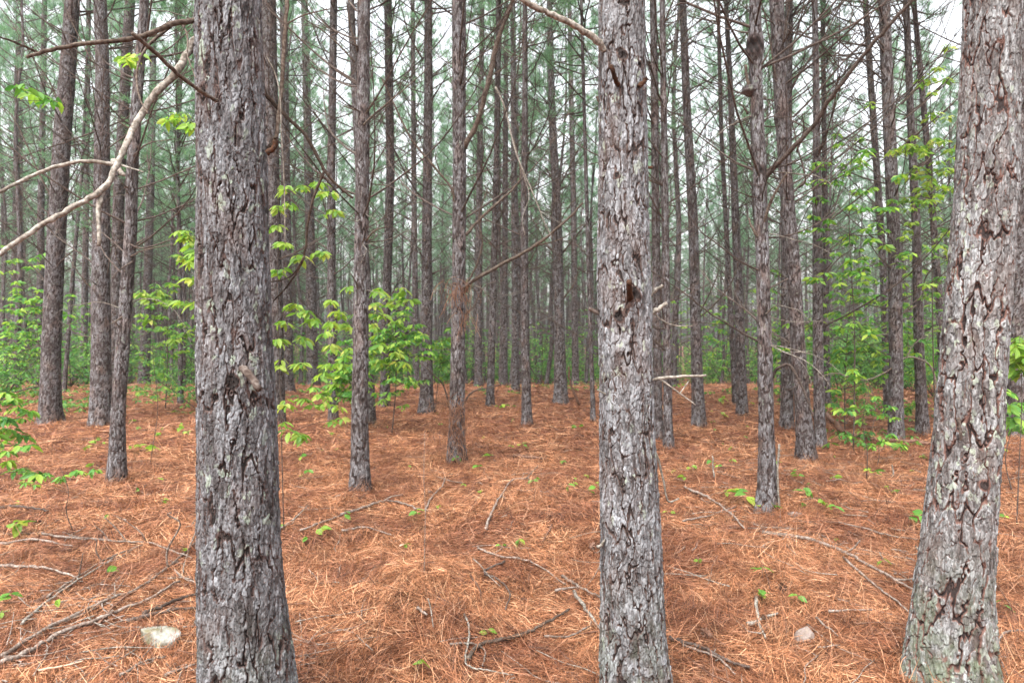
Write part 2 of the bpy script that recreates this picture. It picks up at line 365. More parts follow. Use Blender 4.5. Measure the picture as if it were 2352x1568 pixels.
# ================================================================ ground (one sheet to the horizon)
def grid_sheet(xs, ys, zf, name, mat):
    X, Y = np.meshgrid(xs, ys); Z = zf(X, Y); n = len(xs); m = len(ys)
    i = np.arange(m-1)[:, None]*n; j = np.arange(n-1)[None]
    Q = np.stack([i+j, i+j+1, i+n+j+1, i+n+j], -1).reshape(-1, 4)
    b = MB(); b.add(np.stack([X, Y, Z], -1).reshape(-1, 3), Q); return b.build(name, mat)
def dense(a, b_, step, far):
    q = [0.]; 
    while q[-1] < far: q.append(q[-1]+max(step, (q[-1]-b_)*.12 if q[-1] > b_ else step))
    return np.array(q)
hx = dense(0, 9, .05, 500); xs = np.concatenate([-hx[:0:-1], hx])
yf = dense(0, 14, .045, 600); ys = np.concatenate([-dense(0, 1, .3, 60)[:0:-1], yf])
tag(grid_sheet(xs, ys, ground, 'ground', M['floor']), kind='structure')

LAND = []
# ---------------------------------------------------------------- pine straw
rg = np.random.default_rng(3)
def straw(n, d0, d1, ln, wd, lift, side=.80, power=1.0, tilt=.16):
    y = d0+(d1-d0)*rg.random(n)**power; x = (rg.random(n)*2-1)*(side*y+.35)
    a = rg.random(n)*math.pi*2
    # neighbouring needles tend to lie the same way
    fld = 2.2*np.sin(x*1.9+1.1*y)+1.8*np.sin(y*2.3-x*.8)+1.1*np.sin(5*x+3.3*y)
    a = np.where(rg.random(n) < .5, fld+rg.normal(0, .45, n), a)
    L = ln*rg.uniform(.55, 1.2, n); el = np.abs(rg.normal(0, tilt, n)); up = rg.random(n) < .05; el = np.where(up, rg.uniform(.2, .9, n), el)
    bend = rg.normal(0, .45, n); lf = lift*rg.random(n)**1.6
    V = np.zeros((n, 6, 3)); 
    for k, t_ in enumerate((0, .5, 1)):
        s = (t_-.5)*L; aa = a+bend*(t_-.5)
        cx_ = x+np.cos(aa)*s*np.cos(el); cy_ = y+np.sin(aa)*s*np.cos(el)
        g = ground(cx_, cy_); gz = g+.003+lf+np.maximum(0, np.where(up, t_*L*np.sin(el), s*np.sin(el)*rg.choice([-1, 1], n)))+.012*(t_ == .5)*(rg.random(n))
        wv = wd*(1, 1, .5)[k]/2
        px_, py_ = -np.sin(aa)*wv, np.cos(aa)*wv; tz = wv*rg.normal(0, .5, n)
        V[:, k*2] = np.stack([cx_-px_, cy_-py_, gz-tz], -1); V[:, k*2+1] = np.stack([cx_+px_, cy_+py_, gz+tz], -1)
    i = np.arange(n)[:, None]*6
    Q = np.concatenate([i+np.array([0, 1, 3, 2]), i+np.array([2, 3, 5, 4])])
    return V.reshape(-1, 3), Q
b = MB()
b.add(*straw(130000, 2.2, 5.2, .17, .0024, .022))
b.add(*straw(120000, 5.0, 9.5, .18, .0038, .026))
b.add(*straw(80000, 9, 17, .22, .007, .035))
b.add(*straw(40000, 16, 30, .28, .014, .05))
tag(b.build('pine_needle_litter', M['litter'], smooth=False), 'rust orange fallen pine needles covering the whole forest floor', 'pine straw', kind='stuff')
# straw clumps that stand up in tufts
b = MB(); cp, cdv = [], []
for k in range(800):
    y = 2.4+rg.random()**1.3*9; x = (rg.random()*2-1)*(.8*y)
    for _ in range(6):
        cp.append([x+rg.normal(0, .09), y+rg.normal(0, .09), 0]); cdv.append([rg.normal(0, 1.1), rg.normal(0, 1.1), .35+abs(rg.normal(0, .3))])
cp = np.array(cp); cp[:, 2] = ground(cp[:, 0], cp[:, 1])+.01
tufts(b, cp, np.array(cdv), rg, 9, .16, .0034)
tag(b.build('loose_needle_tufts', M['litter'], smooth=False), 'loose tufts of orange needles standing up out of the litter', 'pine straw', kind='stuff')

# ================================================================ pines read from the photograph
# name of look, centre line [(px, py, width)], label, base y, extra
def pine(line, basey, label, seed, near=False, depth=None, H=16.0, limbs=None, crown=True, mat='bark', ncol=56, dz=.018, knots=(), flare=.42, group='pines of the plantation', **kw):
    line = sorted(line, key=lambda q: -q[1])      # from the base up
    bx = line[0][0]
    if depth is None:
        g0 = G(bx, basey); d = g0[1]
    else:
        d = depth; bxm = d*(bx-CX)/F; g0 = np.array([bxm, d, float(ground(bxm, d))])
    z = np.array([CAMZ-d*(py-CY)/F for _, py, _ in line]); x = np.array([d*(px-CX)/F for px, _, _ in line]); r = np.array([d*wd/F/2*(.96 if near else .9) for _, _, wd in line])
    zb = g0[2]
    if z[0] > zb+.02: z = np.insert(z, 0, zb); x = np.insert(x, 0, x[0]-(x[1]-x[0])*.0); r = np.insert(r, 0, r[0])
    loc = Vector((float(x[0]), float(d), zb)); z = z-zb; x = x-x[0]
    rg_ = np.random.default_rng(seed)
    ztop = z[-1]; lean = (x[-1]-x[0])/max(ztop, .5)*.5; rt = r[-1]
    zz = np.linspace(ztop+.8, H, 6); z = np.concatenate([z, zz]); x = np.concatenate([x, x[-1]+lean*(zz-ztop)]); 
    r = np.concatenate([r, np.maximum(.015, rt*(1-(zz-ztop)/(H-ztop)*.93))])
    yw = np.cumsum(rg_.normal(0, .02, len(z))); yw -= yw[0]
    if near: yw = yw*0
    e = empty('pine_tree', loc); tag(e, label, 'pine tree', group)
    zf = min(H*.6, CAMZ+d*.52+.4-zb)
    trunk('trunk', z, x, yw, r, H, dz, zf, ncol, seed, M[mat], e, knots=knots, flare=flare, **kw)
    def at(h): return Vector((float(np.interp(h, z, x)), float(np.interp(h, z, yw)), h)), float(np.interp(h, z, r))
    nl = limbs if limbs is not None else int(np.clip(32-d*.5, 16, 28))
    h = 1.2+rg_.random()*.6; cnt = 0
    while h < min(H*.62, zf+.6) and cnt < nl*3:
        for _ in range(rg_.integers(2, 5) if nl > 3 else 0):
            p, rr = at(h+rg_.normal(0, .03))
            kind = rg_.choice(['up', 'mid', 'stub', 'droop'], p=[.05, .25, .5, .2] if h < 2.6 else ([.5, .28, .14, .08] if h < 4 else [.72, .2, .05, .03]))
            ms = LIMBS[kind]; o = link('dead_branch' if kind != 'stub' else 'branch_stub', ms[rg_.integers(len(ms))], e)
            a = rg_.uniform(0, 6.283); s = rg_.uniform(.7, 1.15)
            o.location = p+Vector((math.cos(a), math.sin(a), 0))*rr*.75; o.rotation_euler = (0, 0, a); o.scale = (s, s, s); cnt += 1
        h += rg_.uniform(.22, .48)
    if crown:
        zc = H*rg_.uniform(.42, .5); p, _ = at(zc); o = link('crown', CROWNS[rg_.integers(len(CROWNS))], e); o.location = p; o.rotation_euler = (0, 0, rg_.uniform(0, 6.28))
        s = (H-zc+.4)/8.2; o.scale = (1.15, 1.15, s)
    return e, at, d, loc
def limb_px(e, loc, pts, d, r0, r1, mat, name='dead_branch', ds=None, sub=5, n=8, extra=()):
    """a limb traced in the picture at distance d (ds: distance change along it); one mesh under its tree"""
    b = MB(); rgl = np.random.default_rng(int(abs(pts[0][0])*7+pts[0][1]))
    for (pp, a_, c_, dd) in [(pts, r0, r1, ds)]+[(x[0], x[1], x[2], x[3] if len(x) > 3 else ds) for x in extra]:
        k = len(pp); dd = dd if dd is not None else 0
        dl = np.full(k, float(d))+(np.linspace(0, dd, k) if np.isscalar(dd) else np.array(dd))
        w3 = np.array([P(px, py, q) for (px, py), q in zip(pp, dl)])-np.array(loc)
        c3 = catmull(w3, sub); rr = np.linspace(a_, c_, len(c3))*(1+rgl.normal(0, .07, len(c3)))
        c3 = c3+rgl.normal(0, a_*.12, c3.shape)
        b.tube(c3, rr, n)
    return b.build(name, M[mat], e)

# --- the three thick foreground pines
A = pine([(570, 1640, 226), (567, 1568, 216), (553, 1300, 190), (545, 1045, 180), (540, 780, 172), (536, 523, 163), (529, 250, 156), (523, 0, 148)], 0,
    'thick grey pine in front at left with a long bare limb off its left side', 101, near=True, depth=2.5, limbs=0, mat='bark_near', ncol=420, dz=.0026, H=17,
    knots=[(-1.25, 1.46, .028, .009), (-2.05, 2.48, .03, .010)], flare=.22, fe=.17, pw=.040, ph=.26, fw=.0125, fh=.036, amp=.0105, famp=.0045)
B = pine([(1462, 1620, 168), (1457, 1568, 160), (1450, 1300, 146), (1441, 1046, 134), (1437, 800, 124), (1436, 680, 134), (1432, 560, 123), (1431, 300, 117), (1428, 0, 110)], 0,
    'middle foreground pine with pale flaky plates and a dark knot ring at eye height', 102, near=True, depth=2.95, limbs=0, mat='bark_plates', ncol=380, dz=.0028, H=17,
    knots=[(-1.45, 1.78, .042, .018), (-1.9, 1.70, .032, .014), (-1.75, 2.78, .03, .011), (-1.0, 2.75, .02, .008), (-2.0, 2.28, .02, .008)], flare=.22,
    fe=.16, pw=.040, ph=.22, fw=.016, fh=.040, amp=.008, famp=.0045)
C = pine([(2174, 1580, 184), (2180, 1450, 168), (2194, 1306, 157), (2206, 1180, 150), (2219, 1046, 145), (2238, 800, 142), (2262, 523, 132), (2272, 250, 128), (2278, 0, 120)], 0,
    'thick pine at the right edge with broad scaly plates and a mossy flared foot', 103, near=True, depth=3.1, limbs=0, mat='bark_scaly', ncol=400, dz=.0028, H=17,
    knots=[(-1.6, .92, .03, .010)], flare=.26, fe=.15, pw=.058, ph=.30, fw=.020, fh=.060, amp=.013, famp=.005)

# --- the pines standing behind, one by one
T = {}
def tp(key, line, basey, label, **kw):
    T[key] = pine(line, basey, label, 200+len(T), **kw)
tp('a', [(115, 970, 50), (118, 800, 44), (128, 600, 42), (145, 300, 40), (158, 120, 36), (165, 0, 34)], 970, 'dark trunked pine leaning slightly right near the left edge, third row back', ncol=64)
tp('b', [(231, 980, 52), (233, 800, 46), (236, 600, 42), (240, 350, 36), (238, 150, 32), (232, 0, 30)], 980, 'sturdy dark pine just behind the thin crooked one on the left', ncol=64)
tp('c', [(262, 925, 34), (268, 700, 28), (275, 450, 27), (290, 200, 25), (303, 0, 24)], 925, 'brown pine half hidden behind the sturdy dark pine at left', ncol=40)
tp('d', [(268, 1105, 42), (272, 950, 34), (287, 700, 32), (296, 523, 30), (300, 400, 28), (308, 200, 26), (322, 0, 22)], 1105, 'thin crooked pine with pale scaly bark, nearest of the left cluster', ncol=72, dz=.012)
tp('e', [(330, 884, 28), (336, 700, 22), (345, 400, 18), (352, 0, 14)], 884, 'distant pine with a thick lower trunk above the green undergrowth at left', ncol=32)
tp('f', [(415, 928, 14), (412, 700, 11), (405, 400, 9), (400, 0, 7)], 928, 'very thin young pine left of the thick foreground pine', ncol=24, limbs=8, H=9)
tp('g', [(636, 974, 44), (630, 700, 42), (622, 400, 40), (614, 0, 40)], 974, 'pine peeking out right behind the thick left foreground pine', ncol=64, flare=.2)
tp('h', [(662, 900, 28), (658, 500, 24), (652, 0, 18)], 900, 'brown pine just right of the one hidden by the foreground trunk', ncol=32)
tp('i', [(718, 886, 30), (714, 600, 25), (708, 300, 21), (700, 0, 17)], 886, 'far brown pine behind the lime leaved sapling', ncol=32)
tp('j', [(766, 968, 24), (762, 700, 22), (762, 400, 21), (768, 0, 18)], 968, 'slim greyish pine left of the slim grey centre left pine', ncol=36)
tp('k', [(827, 1128, 48), (827, 1000, 44), (829, 700, 38), (831, 400, 35), (833, 200, 33), (834, 0, 32)], 1128, 'slim straight grey pine standing left of centre in front of the lime leaves', ncol=84, dz=.011, limbs=20)
tp('l', [(852, 976, 24), (846, 700, 22), (826, 400, 21), (806, 0, 18)], 976, 'pine almost hidden behind the slim straight grey pine', ncol=36)
tp('m', [(884, 932, 26), (888, 700, 23), (897, 400, 22), (891, 0, 20)], 932, 'brown pine rising out of the green bush left of centre', ncol=36)
tp('n', [(980, 948, 38), (980, 800, 28), (981, 500, 25), (984, 200, 22), (984, 0, 20)], 948, 'straight pine right of the green bush with a swollen foot', ncol=48, flare=.35)
tp('o', [(1048, 1062, 44), (1050, 900, 38), (1053, 700, 36), (1055, 400, 35), (1054, 200, 35), (1054, 0, 38)], 1062, 'centre pine with brown needles caught on its limbs and foot', ncol=80, dz=.012, limbs=14)
tp('p', [(1125, 931, 20), (1132, 700, 19), (1140, 400, 16), (1146, 0, 14)], 931, 'slim pine just right of the needle draped centre pine', ncol=32)
tp('q', [(1211, 978, 26), (1206, 800, 22), (1204, 500, 20), (1206, 250, 15), (1206, 0, 13)], 978, 'slender grey pine between the centre pine and the foreground pine', ncol=44, dz=.015)
tp('r', [(1184, 897, 20), (1182, 600, 17), (1178, 0, 13)], 897, 'dark pine close behind the slender grey pine', ncol=28)
tp('s', [(1288, 924, 34), (1284, 700, 26), (1280, 500, 23), (1268, 250, 18), (1262, 0, 14)], 924, 'dark straight pine with a ring of limbs left of the knotted foreground pine', ncol=44)
tp('t', [(1363, 972, 13), (1354, 700, 11), (1346, 400, 10), (1336, 0, 8)], 972, 'pole thin pale pine leaning left beside the knotted foreground pine', ncol=24, limbs=6, H=11)
tp('u', [(1512, 1010, 24), (1508, 700, 22), (1504, 300, 20), (1500, 0, 17)], 1010, 'pine mostly hidden by the right side of the knotted foreground pine', ncol=32)
tp('v', [(1535, 1032, 24), (1530, 700, 20), (1526, 400, 18), (1520, 0, 14)], 1032, 'slim reddish pine right of the knotted foreground pine', ncol=40)
tp('w', [(1605, 980, 34), (1600, 800, 28), (1593, 500, 25), (1578, 250, 21), (1568, 0, 18)], 980, 'dark pine with a curved trunk, first clear one right of the knotted pine', ncol=52)
tp('x', [(1705, 952, 27), (1697, 700, 23), (1686, 450, 19), (1676, 200, 14), (1666, 0, 11)], 952, 'slim pine left of the pale pine that carries a burl', ncol=40)
tp('y', [(1690, 928, 16), (1672, 600, 13), (1656, 300, 11), (1648, 0, 9)], 928, 'thin far pine beside the slim pine left of the burl', ncol=24)
tp('z', [(1764, 1172, 50), (1758, 1000, 38), (1752, 850, 37), (1744, 600, 33), (1738, 400, 32), (1730, 200, 30), (1727, 0, 29)], 1172, 'pale scaly pine with a round burl and a long diagonal limb', ncol=88, dz=.011, limbs=16,
   knots=[(-2.2, 4.1, .09, .05), (-1.6, 3.0, .05, .015)])
tp('aa', [(1808, 985, 32), (1808, 700, 27), (1806, 400, 24), (1812, 0, 19)], 985, 'dark pine directly behind and left of the leaning right centre pine', ncol=40)
tp('ab', [(1853, 1056, 44), (1838, 850, 36), (1822, 600, 34), (1806, 400, 33), (1792, 200, 34), (1785, 0, 36)], 1056, 'pine leaning left right of the burl pine with upright dead limbs', ncol=76, dz=.013, limbs=22)
tp('ac', [(1884, 1030, 28), (1880, 800, 26), (1878, 500, 24), (1876, 250, 17), (1874, 0, 14)], 1030, 'straight slim pine just right of the left leaning one', ncol=44)
tp('ad', [(1900, 930, 17), (1896, 500, 14), (1890, 0, 11)], 930, 'thin far pine right of the straight slim pine', ncol=24)
tp('ae', [(2058, 1016, 36), (2058, 850, 33), (2054, 600, 32), (2046, 350, 30), (2030, 0, 27)], 1016, 'brown pine among the bright green leaves on the right', ncol=56)
tp('af', [(2040, 955, 20), (2032, 600, 18), (2015, 350, 17), (1992, 0, 14)], 955, 'slim pine tucked behind the brown pine in the right undergrowth', ncol=28)
tp('ag', [(2120, 1000, 29), (2112, 800, 24), (2104, 523, 21), (2090, 250, 17), (2077, 0, 15)], 1000, 'slim brown pine left of the thick right edge pine', ncol=44)
tp('ah', [(2170, 965, 20), (2160, 700, 18), (2140, 400, 16), (2105, 0, 12)], 965, 'thin pine running up beside the right edge trunk', ncol=28)
tp('ai', [(2340, 1000, 58), (2342, 700, 52), (2345, 300, 46), (2348, 0, 42)], 1000, 'dark brown pine seen to the right of the thick right edge pine', ncol=48)
tp('aj', [(34, 878, 26), (38, 500, 22), (44, 0, 17)], 884, 'far dark pine nearest the left edge of the view', ncol=28)
tp('ak', [(90, 884, 18), (92, 500, 16), (98, 0, 12)], 888, 'far pine behind the dark trunk leaning right at left', ncol=24)
tp('al', [(147, 904, 11), (165, 650, 10), (186, 400, 8), (200, 100, 6)], 904, 'pole thin pine leaning right between the two dark left pines', ncol=20, limbs=5, H=9)
tp('am', [(193, 884, 17), (197, 600, 15), (204, 0, 11)], 886, 'far tan trunked pine glimpsed between the two dark left pines', ncol=24)
tp('an', [(1099, 886, 20), (1100, 500, 17), (1108, 0, 12)], 888, 'far pine between the draped centre pine and its slim neighbour', ncol=24)
tp('ao', [(1158, 884, 18), (1160, 500, 15), (1163, 0, 11)], 887, 'far pine left of the dark pine by the slender grey one', ncol=24)
tp('ap', [(1322, 882, 18), (1318, 500, 15), (1308, 0, 11)], 886, 'far pine right of the dark straight pine with the limb ring', ncol=24)
tp('aq', [(956, 890, 17), (952, 500, 14), (948, 0, 11)], 890, 'thin far pine behind the green bush', ncol=24)

# --- limbs that can be told one by one
eA, _, dA, lA = A; eB, _, dB, lB = B; eC, _, dC, lC = C
limb_px(eA, lA, [(470, 47), (445, 48), (395, 55), (340, 80), (280, 93), (200, 100), (130, 112), (60, 131)], dA, .0115, .006, 'limb_red', ds=-.25,
        extra=[([(395, 58), (345, 100), (320, 140), (314, 190), (325, 235), (340, 262)], .006, .002), ([(418, 52), (430, 82), (432, 132), (450, 180)], .004, .0015), ([(90, 122), (40, 100), (0, 85)], .005, .003)])
limb_px(eA, lA, [(500, 232), (480, 222), (420, 180), (360, 125), (303, 75)], dA-.12, .007, .0062, 'limb_red', ds=-.35)
o = limb_px(eA, lA, [(470, 60), (440, 105), (405, 165), (350, 225), (315, 280), (290, 330), (268, 378), (240, 430), (180, 470), (120, 502), (60, 540), (0, 582), (-40, 610)], dA, .0135, .0065, 'limb_grey', ds=-.4,
        extra=[([(266, 378), (200, 370), (120, 385), (50, 415), (0, 440), (-40, 460)], .007, .0052, [-.18, -.2, -.22, -.25, -.3, -.33]), ([(262, 370), (275, 392), (285, 402)], .012, .006, -.2), ([(236, 440), (226, 480), (228, 565)], .008, .006, [-.22, -.25, -.28]), ([(265, 375), (330, 395)], .004, .002, -.2)])
limb_px(eA, lA, [(600, 190), (615, 222), (660, 270), (705, 315), (745, 390), (775, 425), (810, 455)], dA+.02, .0085, .005, 'limb_red', ds=.25,
        extra=[([(745, 392), (722, 450), (706, 520), (702, 570), (690, 610), (665, 650), (628, 692)], .0055, .003, .2), ([(698, 590), (675, 628), (650, 642), (620, 648)], .004, .002, .2)])
limb_px(eA, lA, [(612, 130), (632, 170), (643, 220), (646, 300), (652, 400), (654, 480), (655, 560)], dA+.02, .003, .002, 'limb_grey')
limb_px(eA, lA, [(612, 345), (632, 320), (640, 270), (648, 180), (654, 80), (660, 0), (664, -60)], dA+.05, .008, .008, 'limb_red', extra=[([(650, 60), (700, 35), (760, 20)], .003, .002)])
limb_px(eA, lA, [(612, 352), (629, 340), (633, 318)], dA-.02, .011, .009, 'broken_wood', 'branch_stub')
limb_px(eA, lA, [(556, 845), (572, 858), (596, 895)], dA-.13, .014, .012, 'limb', 'branch_stub', ds=-.08)
limb_px(eB, lB, [(1390, 120), (1372, 92), (1330, 66), (1290, 44), (1240, 22), (1203, 0), (1160, -30)], dB-.05, .0155, .011, 'limb_grey', ds=-.15)
limb_px(eB, lB, [(1420, 195), (1412, 178), (1404, 150)], dB-.1, .011, .009, 'broken_wood', 'branch_stub', ds=-.08)
limb_px(eB, lB, [(1468, 200), (1478, 190), (1484, 178)], dB-.1, .011, .009, 'broken_wood', 'branch_stub')
limb_px(eB, lB, [(1446, 690), (1446, 672), (1445, 645)], dB-.11, .014, .012, 'broken_wood', 'branch_stub', ds=-.1)
limb_px(eB, lB, [(1488, 724), (1508, 712), (1532, 696)], dB-.02, .012, .009, 'limb_grey', 'branch_stub')
limb_px(eB, lB, [(1485, 690), (1502, 668), (1522, 655)], dB+.05, .010, .007, 'limb_grey', 'branch_stub')
limb_px(eB, lB, [(1490, 705), (1520, 735), (1555, 748), (1592, 748)], dB+.03, .004, .002, 'limb_grey')
limb_px(eB, lB, [(1480, 384), (1500, 386)], dB-.02, .008, .006, 'broken_wood', 'branch_stub')
limb_px(eB, lB, [(1388, 722), (1366, 715), (1352, 708)], dB, .010, .007, 'limb', 'branch_stub')
limb_px(eB, lB, [(1395, 240), (1380, 238), (1370, 222)], dB, .008, .006, 'limb_red', 'branch_stub')
limb_px(eB, lB, [(1490, 874), (1520, 868), (1570, 864), (1622, 862)], dB-.03, .0075, .005, 'limb_grey', extra=[([(1515, 870), (1560, 902), (1598, 930)], .0045, .0025), ([(1560, 905), (1575, 885), (1582, 875)], .003, .002)])
limb_px(eB, lB, [(1372, 895), (1392, 905)], dB-.12, .004, .003, 'limb_grey', 'branch_stub')
limb_px(eB, lB, [(1490, 1010), (1508, 1045), (1522, 1095), (1534, 1150), (1560, 1144)], dB-.02, .006, .0035, 'limb_grey')
limb_px(eB, lB, [(1372, 1256), (1382, 1250), (1392, 1236)], dB-.05, .007, .005, 'limb_grey', 'branch_stub')
limb_px(eC, lC, [(2200, 958), (2205, 985), (2207, 1012)], dC-.12, .008, .005, 'limb', 'branch_stub')
# centre pine
e, at, d, l = T['o']
limb_px(e, l, [(1066, 340), (1100, 270), (1122, 185), (1145, 90), (1178, 0), (1195, -50)], d, .034, .02, 'limb_red', ds=-.5, extra=[([(1125, 190), (1110, 165), (1090, 150), (1075, 175), (1060, 200)], .007, .003, -.3), ([(1128, 175), (1180, 140), (1240, 85), (1290, 70)], .007, .003, -.4)])
limb_px(e, l, [(1066, 668), (1085, 645), (1140, 615), (1220, 570), (1285, 520), (1340, 466)], d, .028, .012, 'limb_red', ds=-.4, extra=[([(1230, 565), (1290, 548), (1340, 515)], .01, .005, -.35), ([(1280, 522), (1310, 470), (1345, 440)], .008, .003, -.4)])
limb_px(e, l, [(1064, 665), (1090, 620), (1108, 560), (1100, 500), (1120, 430)], d, .014, .006, 'limb_red', ds=-.3)
limb_px(e, l, [(1070, 540), (1105, 500), (1150, 460), (1190, 420), (1195, 385), (1180, 320)], d, .02, .008, 'limb_red', ds=.3)
limb_px(e, l, [(1046, 475), (1035, 430), (990, 375), (945, 320), (905, 240), (878, 182)], d, .016, .009, 'limb_red', ds=-.4, extra=[([(1010, 395), (1000, 360), (1003, 340)], .006, .003, -.2)])
limb_px(e, l, [(1062, 930), (1085, 900), (1130, 888), (1186, 875)], d, .012, .004, 'limb', ds=-.3)
limb_px(e, l, [(1035, 940), (1018, 885), (995, 860), (965, 832)], d, .012, .006, 'limb', ds=-.3, extra=[([(1030, 935), (990, 915)], .004, .002)])
limb_px(e, l, [(1062, 728), (1090, 700), (1110, 660), (1140, 645)], d, .011, .004, 'limb', ds=-.2)
limb_px(e, l, [(1138, 200), (1160, 250), (1182, 340), (1205, 400), (1235, 470), (1250, 510), (1268, 545)], d-.3, .012, .005, 'limb_grey', extra=[([(1200, 395), (1215, 450), (1200, 500), (1205, 540)], .005, .003), ([(1240, 485), (1300, 520)], .004, .002)])
# brown needles draped over the centre pine
b = MB(); rgn = np.random.default_rng(77)
for (px, py, n_, sx, sy) in [(1050, 655, 60, 14, 12), (1048, 925, 60, 22, 14), (1050, 960, 60, 22, 18), (1048, 1005, 50, 20, 22), (1068, 720, 20, 12, 10)]:
    for _ in range(n_):
        p0 = P(px+rgn.normal(0, sx), py+rgn.normal(0, sy), d-.17-rgn.random()*.04); L = rgn.uniform(.12, .3); a = rgn.normal(0, .35)
        pts = np.array([p0+np.array([math.sin(a)*s*L+.03*math.sin(s*3+a*9), rgn.normal(0, .006), .05*math.sin(s*3.1)-s*L]) for s in (0, .3, .65, 1)])-np.array(l)
        b.tube(pts, .0022, 3, cap=False)
b.build('draped_needles', M['brown_needles'], e, smooth=False)
e, at, d, l = T['z']
limb_px(e, l, [(1742, 430), (1762, 403), (1790, 372), (1835, 327), (1875, 280), (1902, 234), (1935, 190), (1985, 124), (2035, 67), (2095, 0), (2130, -40)], d, .023, .012, 'limb', ds=-1.2)
limb_px(e, l, [(1742, 545), (1752, 520), (1775, 455), (1808, 395)], d, .019, .008, 'limb_red', ds=-.3)
limb_px(e, l, [(1742, 545), (1728, 525), (1720, 500)], d-.1, .017, .007, 'limb_red', 'branch_stub')
limb_px(e, l, [(1722, 205), (1716, 180), (1712, 150)], d-.08, .017, .013, 'limb_red', 'branch_stub')
limb_px(e, l, [(1718, 262), (1708, 246), (1698, 240)], d, .011, .005, 'limb_red', 'branch_stub')
b = MB(); th = np.linspace(0, 1, 12); rr_ = .075*np.sin(np.clip(th, .03, .97)*math.pi)**.6
b.tube(np.array([P(1723, 222-28*q, d-.06) for q in th])-np.array(l), rr_*(1+.12*np.sin(th*20)), 14)
b.build('burl', M['bark'], e)
limb_px(e, l, [(1772, 868), (1785, 846), (1812, 838), (1832, 868), (1855, 920), (1868, 960)], d, .016, .007, 'limb', ds=-.3, extra=[([(1835, 880), (1815, 895), (1790, 885)], .006, .003, -.3)])
limb_px(e, l, [(1782, 1172), (1789, 1165), (1786, 1080), (1790, 1020)], d-.1, .006, .01, 'limb_grey')
e, at, d, l = T['ab']
for pts in ([(1800, 160), (1822, 100), (1840, 40), (1852, -30)], [(1796, 155), (1800, 90), (1812, 20), (1818, -30)], [(1790, 225), (1776, 140), (1762, 60), (1745, -10)], [(1818, 200), (1850, 150), (1890, 90), (1925, 20), (1950, -20)], [(1822, 270), (1870, 220), (1930, 150), (1990, 90), (2045, 20)], [(1830, 350), (1846, 300), (1842, 260)], [(1836, 430), (1850, 410), (1830, 330), (1815, 260)], [(1812, 640), (1780, 655), (1760, 670)]):
    limb_px(e, l, pts, d, .015, .006, 'limb', ds=-.3)
e, at, d, l = T['k']
for pts in ([(826, 685), (818, 650), (806, 628)], [(836, 560), (860, 530), (895, 520)], [(822, 120), (805, 60), (795, 0)], [(822, 300), (860, 262), (935, 200), (990, 150)], [(816, 145), (780, 105), (740, 70), (700, 45)]):
    limb_px(e, l, pts, d, .011, .004, 'limb_red', ds=-.2)
e, at, d, l = T['s']
for pts in ([(1276, 580), (1255, 560), (1230, 515), (1200, 480)], [(1292, 580), (1320, 545), (1350, 510), (1365, 480)], [(1284, 430), (1310, 380), (1330, 340), (1350, 300)], [(1280, 430), (1262, 400), (1248, 380)], [(1290, 690), (1320, 650), (1330, 610)]):
    limb_px(e, l, pts, d, .02, .007, 'limb_red', ds=-.2)
e, at, d, l = T['w']
for pts in ([(1606, 720), (1622, 690), (1645, 640), (1652, 610)], [(1600, 735), (1640, 700), (1680, 650), (1700, 590)], [(1597, 330), (1620, 290), (1655, 250), (1700, 210), (1728, 180)]):
    limb_px(e, l, pts, d, .016, .006, 'limb_red', ds=-.2)
for key, sets in {'a': [[(133, 690), (100, 640), (60, 600), (28, 585)], [(128, 470), (100, 420), (60, 330), (30, 270), (0, 240)], [(112, 640), (140, 600), (190, 560)], [(128, 810), (95, 795), (45, 808)], [(148, 290), (120, 200), (80, 140), (30, 60)], [(100, 885), (60, 893), (20, 905)]],
                  'b': [[(238, 670), (252, 600), (262, 540)], [(230, 680), (190, 640), (150, 580)], [(246, 320), (240, 200), (195, 90), (180, 0)], [(225, 300), (170, 320), (80, 350), (0, 380)], [(240, 190), (200, 120), (160, 40), (140, -10)], [(238, 330), (215, 270), (190, 200)]],
                  'd': [[(296, 560), (330, 570), (395, 550), (420, 548)], [(300, 590), (330, 575), (400, 560)], [(305, 360), (340, 330), (400, 320)], [(305, 600), (275, 620), (255, 640)], [(292, 720), (262, 740), (250, 745)]],
                  'n': [[(978, 630), (985, 590)], [(970, 135), (940, 80), (920, 10)], [(980, 250), (1010, 200), (1030, 170)], [(992, 630), (1030, 612)]],
                  'ae': [[(2065, 630), (2020, 590), (1985, 540)], [(2070, 240), (2120, 190), (2160, 150), (2185, 100)], [(2075, 275), (2130, 230), (2200, 160)], [(2078, 420), (2130, 370), (2190, 290), (2215, 250)], [(2040, 120), (2010, 80), (1990, 20)]],
                  'ag': [[(2118, 680), (2125, 640), (2145, 610)], [(2110, 700), (2080, 715), (2060, 725)], [(2125, 760), (2150, 745)]],
                  'ac': [[(1885, 520), (1940, 480), (1990, 440), (2030, 400)], [(1880, 430), (1960, 390), (2040, 340), (2110, 300)], [(1882, 650), (1920, 600), (1960, 570)]]}.items():
    e, at, d, l = T[key]
    for k, pts in enumerate(sets): limb_px(e, l, pts, d, d*.0014, d*.0005, ('limb', 'limb_red', 'limb')[k % 3], ds=-.3)

